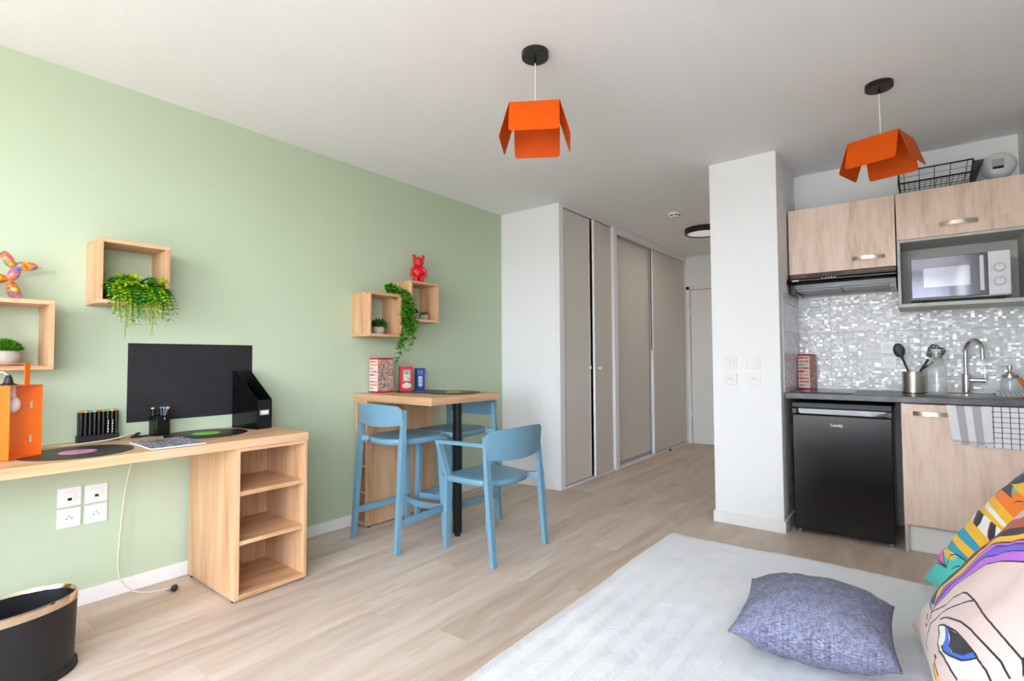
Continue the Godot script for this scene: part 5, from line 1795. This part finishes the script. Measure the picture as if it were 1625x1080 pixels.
# ---------------------------------------------------------------- on and round the desk
func record(at, turn, colour, label, r = 0.187):
	var t = thing("record_placemat", label, "placemat", at, turn)
	var s = S.new()
	s.smooth()
	var n = 64
	var y = 0.0022
	for k in n:
		var a = TAU * k / n; var b = TAU * (k + 1) / n
		var pa = Vector3(cos(a), 0, -sin(a)) * r; var pb = Vector3(cos(b), 0, -sin(b)) * r
		var up = Vector3(0, y, 0)
		s.flat()
		s.tri(up, pa + up, pb + up, Vector2(0.5, 0.5), Vector2(0.5 + cos(a) / 2, 0.5 - sin(a) / 2), Vector2(0.5 + cos(b) / 2, 0.5 - sin(b) / 2))
		s.tri(Vector3.ZERO, pb, pa)
		s.quad(pa, pb, pb + up, pa + up)
	put("disc", s, "vinyl", t)
	s = S.new()
	s.flat()
	for k in n:
		var a = TAU * k / n; var b = TAU * (k + 1) / n
		var rr = 0.062
		var pa = Vector3(cos(a), 0, -sin(a)) * rr; var pb = Vector3(cos(b), 0, -sin(b)) * rr
		var up = Vector3(0, y + 0.0005, 0); var lo = Vector3(0, y, 0)
		s.tri(up, pa + up, pb + up, Vector2(0.5, 0.5), Vector2(0.5 + cos(a) / 2, 0.5 - sin(a) / 2), Vector2(0.5 + cos(b) / 2, 0.5 - sin(b) / 2))
		s.quad(pa + lo, pb + lo, pb + up, pa + up)
	put("label_sticker", s, "label_" + colour, t)
	return t

func build_desk_things():
	var D = 0.757
	record(Vector3(0.352, D, -0.585), PI / 2, "pink", "black record placemat with a pink label on the desk")
	record(Vector3(0.2, D, -1.135), PI / 2, "lime", "black record placemat with a lime green label on the desk")
	# blackboard
	var b = thing("blackboard", "plain black chalkboard fixed to the green wall over the desk", "blackboard", Vector3(0.0, 1.024, -1.149))
	put("panel", bx(Vector3(0.0005, -0.197, -0.304), Vector3(0.006, 0.197, 0.304), 0.001, 1, Vector2(0.3, 0.2)), "chalk", b)
	for e in [[-0.285, 0.178], [0.285, 0.178], [-0.285, -0.178], [0.285, -0.178]]:
		var s = S.new()
		s.at(Vector3(0.006, e[1], e[0]), Basis(Vector3.BACK, -PI / 2)).lathe([[0.004, 0], [0.003, 0.001], [0, 0.0012]], 10)
		put("screw", s, "black_metal", b)
	# magazine
	var mg = thing("magazine", "glossy magazine with a colourful crowded cover on the desk", "magazine", Vector3(0.415, D, -0.888), -0.02)
	put("pages", bx(Vector3(-0.148, 0.0026, -0.104), Vector3(0.148, 0.0082, 0.104), 0.0008), "paper", mg)
	var s = S.new()
	s.flat()
	s.span(Vector3(-0.149, 0.0082, -0.105), Vector3(0.149, 0.0088, 0.105), 0.0)
	s = S.new()
	s.flat()
	var q = [Vector3(-0.149, 0.0089, 0.105), Vector3(0.149, 0.0089, 0.105), Vector3(0.149, 0.0089, -0.105), Vector3(-0.149, 0.0089, -0.105)]
	s.quad(q[0], q[1], q[2], q[3], Vector2(0, 1), Vector2(1, 1), Vector2(1, 0), Vector2(0, 0))
	var dn = Vector3(0, -0.0006, 0)
	s.quad(q[3] + dn, q[2] + dn, q[1] + dn, q[0] + dn)
	for k in 4: s.quad(q[k] + dn, q[(k + 1) % 4] + dn, q[(k + 1) % 4], q[k])
	put("front_cover", s, "magazine_cover", mg)
	# marker stand with two rows of markers
	var ms = thing("marker_stand", "low black plastic stand full of markers on the desk", "pen stand", Vector3(0.042, D, -0.723))
	put("tray", bx(Vector3(-0.028, 0.0, -0.077), Vector3(0.028, 0.008, 0.077), 0.001), "black_matt", ms)
	for x in [-1.0, 1.0]: put("wall", bx(Vector3(x * 0.028, 0.008, -0.077), Vector3(x * 0.025, 0.032, 0.077), 0.0008), "black_matt", ms)
	for z in [-1.0, 1.0]: put("wall", bx(Vector3(-0.025, 0.008, z * 0.077), Vector3(0.025, 0.032, z * 0.074), 0.0008), "black_matt", ms)
	var front = ["orange", "lime", "grey", "lime", "magenta", "green", "grey", "amber", "orange"]
	var rear = ["amber", "teal", "violet", "sky", "lime", "orange", "orange", "green", "sky"]
	for row in 2:
		for k in 9:
			var c = (front if row == 0 else rear)[k]
			marker(Vector3(0.0545 if row == 0 else 0.0295, D + 0.0085, -0.656 - k * 0.0168), Basis.IDENTITY, c, marker_label(front if row == 0 else rear, k, "front" if row == 0 else "back"), "markers in the stand", row == 0 and k in [6, 7])
	# pen cup
	var pc = thing("pen_cup", "square black pen cup in front of the blackboard", "pen cup", Vector3(0.066, D, -0.967), 0.25)
	put("bottom", bx(Vector3(-0.032, 0.0, -0.032), Vector3(0.032, 0.004, 0.032), 0.001), "black_matt", pc)
	for k in 4:
		var w = put("wall", bx(Vector3(-0.032, 0.004, 0.03), Vector3(0.03, 0.1, 0.032), 0.0006), "black_card", pc)
		w.rotation.y = k * PI / 2
	for e in [[Vector3(-0.012, 0.005, 0.018), 0.0, 0.06, "lime"], [Vector3(0.0, 0.005, -0.012), 0.04, 0.02, "grey"], [Vector3(0.016, 0.005, -0.006), 0.03, -0.05, "sky"], [Vector3(0.012, 0.005, -0.02), -0.02, -0.08, "amber"], [Vector3(0.018, 0.005, 0.018), 0.0, -0.3, "violet"]]:
		marker(pc.transform * e[0], Basis(Vector3.RIGHT, e[2]) * Basis(Vector3.BACK, e[1]), e[3], "black marker with %s cap end standing in the pen cup" % e[3], "markers in the pen cup", e[3] == "violet")
	# magazine file
	var mf = thing("magazine_file", "glossy black magazine file with a steel label holder on the desk", "magazine file", Vector3(0.05, D, -1.325), 0.18)
	var d = 0.215; var wide = 0.088
	var o = [Vector2(0, 0), Vector2(d, 0), Vector2(d, 0.158), Vector2(0.03, 0.318), Vector2(0, 0.318)]
	for z in [0.0, -wide]:
		s = S.new()
		s.at(Vector3(0, 0, z - 0.002)).extrude(o, 0.002)
		put("side_panel", s, "black_gloss" if z == 0.0 else "black_card", mf)
	put("spine", bx(Vector3(d - 0.002, 0.0, -wide), Vector3(d, 0.158, -0.002), 0.0004), "black_card", mf)
	put("back_panel", bx(Vector3(0, 0.0, -wide), Vector3(0.002, 0.318, -0.002), 0.0004), "black_card", mf)
	put("bottom_panel", bx(Vector3(0.002, 0.0, -wide), Vector3(d - 0.002, 0.002, -0.002), 0.0), "black_card", mf)
	s = S.new()
	for e in [[0.074, 0.08, 0.03, 0.06], [0.1, 0.106, 0.03, 0.06]]: s.span(Vector3(d, e[0], -wide / 2 - e[2]), Vector3(d + 0.002, e[1], -wide / 2 + e[2]), 0.0005)
	for e in [-1.0, 1.0]: s.span(Vector3(d, 0.074, -wide / 2 + e * 0.03), Vector3(d + 0.002, 0.106, -wide / 2 + e * 0.022), 0.0005)
	put("label_holder", s, "steel", mf)
	put("label_card", bx(Vector3(d, 0.08, -wide / 2 - 0.022), Vector3(d + 0.0008, 0.1, -wide / 2 + 0.022), 0.0), "paper", mf)
	desk_lamp(D)
	power_cord()
	bin()

func marker_label(caps, k, row):
	var near = []
	for j in [k - 1, k + 1]:
		if j >= 0 and j < caps.size(): near.append(caps[j])
	return "black marker with %s cap beside %s, %s row of stand" % [caps[k], " and ".join(near), row]

func marker(at, b, cap, label, group, lettered = false):
	var t = thing("marker", label, "marker", at, 0.0, group)
	t.basis = b
	var s = S.new()
	s.lathe([[0, 0], [0.0068, 0.0], [0.0078, 0.002], [0.0078, 0.09], [0.0082, 0.092], [0.0082, 0.128], [0.0074, 0.13]], 14)
	put("barrel", s, "black_card", t)
	s = S.new()
	s.lathe([[0.0074, 0.1295], [0.0074, 0.1365], [0.0, 0.137]], 14)
	put("cap_end", s, "cap_" + cap, t)
	if lettered:
		s = S.new()
		for k in 5: s.span(Vector3(0.0079, 0.03 + k * 0.0125, -0.0016 - (0.0008 if k % 2 else 0.0)), Vector3(0.0084, 0.038 + k * 0.0125, 0.0016), 0.0)
		put("white_lettering", s, "logo_white", t)

func desk_lamp(D):
	var t = thing("desk_lamp", "orange folded metal desk lamp with a strap handle and white cord", "lamp", Vector3(0.285, D + 0.0027, -0.381), 0.6435)
	var w = 0.15; var dp = 0.133; var h = 0.28; var k = 0.0016
	var m = "orange_lamp"
	put("front_panel", bx(Vector3(-w / 2, 0, dp / 2 - k), Vector3(w / 2, h, dp / 2), 0.0004), m, t)
	put("bottom_plate", bx(Vector3(-w / 2, 0, -dp / 2 + k), Vector3(w / 2, k, dp / 2 - k), 0.0), m, t)
	put("top_plate", bx(Vector3(-w / 2, h - k, -dp / 2 + k), Vector3(w / 2, h, dp / 2 - k), 0.0), m, t)
	# back panel with two upright slots
	var s = S.new()
	var sx0 = -0.006; var sx1 = 0.006
	for e in [[-w / 2, sx0, 0.0, h], [sx1, w / 2, 0.0, h], [sx0, sx1, 0.0, 0.05], [sx0, sx1, 0.078, 0.185], [sx0, sx1, 0.213, h]]:
		s.span(Vector3(e[0] + 0.03 * (1 if e[0] == sx0 or e[0] == sx1 else 0), e[2], -dp / 2), Vector3(e[1] + 0.03 * (1 if e[1] == sx0 or e[1] == sx1 else 0), e[3], -dp / 2 + k), 0.0)
	put("back_panel", s, m, t)
	s = S.new()
	s.span(Vector3(w / 2 - 0.002, h, -0.011), Vector3(w / 2, h + 0.085, 0.011), 0.0)
	s.span(Vector3(-w / 2, h, -0.011), Vector3(-w / 2 + 0.002, h + 0.085, 0.011), 0.0)
	s.span(Vector3(-w / 2, h + 0.083, -0.011), Vector3(w / 2, h + 0.085, 0.011), 0.0)
	put("strap_handle", s, m, t)
	s = S.new()
	s.at(Vector3(0.0, h, 0)).lathe([[0.026, 0.0], [0.025, 0.004], [0.016, 0.008], [0.011, 0.03], [0.008, 0.034], [0.008, 0.04]], 20)
	put("socket", s, "bristol_black", t)
	s = S.new()
	s.ball(Vector3(0.012, h - 0.075, 0), Vector3(0.03, 0.036, 0.03), Basis.IDENTITY, 18, 12)
	s.at(Vector3(0.012, h - 0.05, 0)).lathe([[0.016, 0.0], [0.014, 0.05]], 14)
	put("bulb", s, "bulb_glass", t)
	# cord over the desk, down behind it and along the floor
	s = S.new()
	s.xf = t.transform.affine_inverse()
	var pts = [Vector3(0.285, D + h + 0.036, -0.381), Vector3(0.282, D + h + 0.055, -0.366)]
	pts.append_array(bezier(Vector3(0.265, D + h + 0.045, -0.33), Vector3(0.2, D + 0.25, -0.2), Vector3(0.09, D + 0.01, -0.2), Vector3(0.095, D + 0.004, -0.36), 8))
	pts.append_array(bezier(Vector3(0.1, D + 0.004, -0.46), Vector3(0.13, D + 0.004, -0.6), Vector3(0.115, D + 0.004, -0.72), Vector3(0.095, D + 0.012, -0.79), 8))
	pts.append_array([Vector3(0.075, D + 0.022, -0.83), Vector3(0.06, D + 0.02, -0.86)])
	s.tube(pts, 0.0032, 8)
	put("cord", s, "white_cord", t)
	# grommet in the desk top
	s = S.new()
	s.xf = t.transform.affine_inverse() * Transform3D(Basis(Vector3.UP, 0.0), Vector3(0.05, D, -0.875))
	s.lathe([[0.0, 0.006], [0.024, 0.006], [0.028, 0.003], [0.028, 0.0]], 20)
	s.bar(Vector3(0.012, 0.006, 0.02), Vector3(-0.006, 0.02, -0.012), 0.018, 0.006)
	s.bar(Vector3(0.012, 0.004, -0.01), Vector3(0.004, 0.004, -0.055), 0.016, 0.006)
	put("cable_clip", s, "black_matt", t)

func power_cord():
	var h = thing("power_cord", "white power cord hanging behind the desk with a black plug on the floor", "cord", Vector3(0.1, 0, -0.9))
	var s
	var pts
	s = S.new()
	s.xf = h.transform.affine_inverse()
	pts = bezier(Vector3(0.05, 0.7165, -0.88), Vector3(0.03, 0.55, -0.83), Vector3(0.03, 0.4, -0.83), Vector3(0.032, 0.2, -0.815), 10)
	pts.append_array(bezier(Vector3(0.034, 0.14, -0.815), Vector3(0.04, 0.04, -0.82), Vector3(0.06, 0.004, -0.87), Vector3(0.11, 0.006, -0.93), 10))
	pts.append_array([Vector3(0.14, 0.012, -0.97), Vector3(0.158, 0.014, -0.992)])
	s.tube(pts, 0.0032, 8)
	put("cord", s, "white_cord", h)
	s = S.new()
	s.xf = h.transform.affine_inverse() * Transform3D(Basis(Vector3.UP, 0.9), Vector3(0.178, 0.016, -1.008))
	s.ball(Vector3.ZERO, Vector3(0.015, 0.0155, 0.024), Basis.IDENTITY, 14, 10)
	var pl = put("plug", s, "bristol_black", h)
	s = S.new()
	s.xf = h.transform.affine_inverse() * Transform3D(Basis(Vector3.UP, -0.9), Vector3(0.178, 0.014, -1.008))
	for x in [-0.009, 0.009]: s.tube([Vector3(x, -0.003, 0.01), Vector3(x, -0.005, 0.034)], 0.0024, 8)
	put("pins", s, "steel", pl)

func bin():
	var t = thing("waste_bin", "oval black leatherette waste bin with a polished metal rim", "waste bin", Vector3(0.565, 0, -0.352), 0.12)
	var a = 0.122; var b = 0.2
	var s = S.new()
	s.lathe([[0.97, 0.028], [1.0, 0.252]], 56, false, a, b)
	s.lathe([[0.95, 0.27], [0.92, 0.035], [0.0, 0.035]], 56, false, a, b)
	put("body", s, "black_leather", t)
	s = S.new()
	s.lathe([[0.0, 0.0], [1.02, 0.0], [1.03, 0.005], [1.02, 0.026], [0.98, 0.03]], 56, false, a, b)
	put("base_rim", s, "black_matt", t)
	s = S.new()
	s.lathe([[1.005, 0.25], [1.014, 0.251], [1.02, 0.276], [1.012, 0.281], [0.985, 0.282], [0.95, 0.27]], 56, false, a, b)
	put("metal_rim", s, "gold_chrome", t)
	s = S.new()
	s.tube([Vector3(a * 0.98, 0.03, 0.05), Vector3(a * 0.985, 0.25, 0.05)], 0.001, 5)
	put("seam", s, "black_leather", t)

# ---------------------------------------------------------------- on the bar table
func build_bar_things():
	var D = 0.9
	tin("collage_tin", Vector3(0.072, D, -2.335), -0.06, 0.105, 0.13, 0.245, "tin_stripes", "tin_collage", "tall retro collage tin standing on the bar table")
	tin("picture_tin", Vector3(0.085, D, -2.545), -0.5, 0.06, 0.092, 0.182, "tin_pink", "tin_pink_front", "red tin with a retro dessert picture on the bar table", "tin_pink")
	tin("picture_tin", Vector3(0.08, D, -2.69), -0.5, 0.05, 0.068, 0.166, "tin_blue", "tin_blue_front", "narrow blue tin with a white bottle picture on the bar table", "tin_blue")
	record(Vector3(0.26, D, -2.55), 0.3, "aqua", "black record placemat with a blue label, under the yellow one on the bar table")
	var y = record(Vector3(0.545, D + 0.0028, -2.585), 0.3, "yellow", "black record placemat with a yellow label on the bar table")

# ---------------------------------------------------------------- sockets and switches
func plate(called, label, category, at, turn, kind, size = 0.08, group = ""):
	var t = thing(called, label, category, at, turn, group)     # faces local +z
	put("plate", bx(Vector3(-size / 2, -size / 2, 0.0003), Vector3(size / 2, size / 2, 0.008), 0.002), "white_plastic", t)
	var s = S.new()
	s.at(Vector3(0, 0, 0.008), Basis(Vector3.RIGHT, PI / 2))
	if kind == "socket":
		s.lathe([[0.026, 0.0], [0.026, 0.0014], [0.0235, 0.0014], [0.021, -0.0015], [0, -0.0015]], 30)
		put("socket_ring", s, "white_trim", t)
		for e in [[-0.0095, -0.003], [0.0095, -0.003], [0.0, 0.007]]:
			s = S.new()
			s.at(Vector3(e[0], e[1], 0.0085), Basis(Vector3.RIGHT, PI / 2)).lathe([[0.0028, 0.0], [0.0028, 0.0008], [0, 0.0008]], 10)
			put("pin_hole", s, "dark_gap", t)
	elif kind == "switch":
		s.lathe([[0.027, 0.0], [0.026, 0.004], [0, 0.0055]], 30)
		put("rocker", s, "white_trim", t)
		if at.x < 2.15: put("rocker_split", bx(Vector3(-0.0006, -0.026, 0.012), Vector3(0.0006, 0.026, 0.0138), 0.0), "grey_rail", t)
	else:
		s.lathe([[0.026, 0.0], [0.026, 0.003], [0.022, 0.004], [0, 0.004]], 30)
		put("cover_disc", s, "white_trim", t)
		put("jack", bx(Vector3(-0.0075, -0.016, 0.0115), Vector3(0.0075, -0.004, 0.0128), 0.0), "dark_gap", t)
	return t

func build_outlets():
	for e in [[-0.633, "data", 0.511, "white network socket beside the other one, on the green wall under the desk, bin side"], [-0.732, "data", 0.509, "white network socket on the green wall under the desk, nearer the hanging cord"], [-0.633, "socket", 0.416, "white power socket on the green wall under the desk, bin side"], [-0.732, "socket", 0.414, "white power socket on the green wall under the desk, nearer the hanging cord"]]:
		plate("wall_socket" if e[1] == "socket" else "network_socket", e[3], "socket", Vector3(0.0, e[2], e[0]), PI / 2, e[1], 0.086, "sockets under the desk")
	plate("light_switch", "white double light switch on the pillar, hall side", "switch", Vector3(2.075, 1.096, ZCOL), 0.0, "switch", 0.082, "switches on the pillar")
	plate("light_switch", "white single light switch on the pillar, kitchenette side", "switch", Vector3(2.222, 1.096, ZCOL), 0.0, "switch", 0.082, "switches on the pillar")
	plate("wall_socket", "white power socket on the pillar under the double switch", "socket", Vector3(2.075, 0.988, ZCOL), 0.0, "socket", 0.082, "sockets on the pillar")
	plate("wall_socket", "white power socket on the pillar under the single switch", "socket", Vector3(2.222, 0.988, ZCOL), 0.0, "socket", 0.082, "sockets on the pillar")
	plate("wall_socket", "upper white power socket on the kitchenette splashback", "socket", Vector3(2.93, 1.197, ZK + 0.008), 0.0, "socket", 0.085, "sockets on the splashback")
	plate("wall_socket", "lower white power socket on the kitchenette splashback", "socket", Vector3(2.932, 1.094, ZK + 0.008), 0.0, "socket", 0.085, "sockets on the splashback")
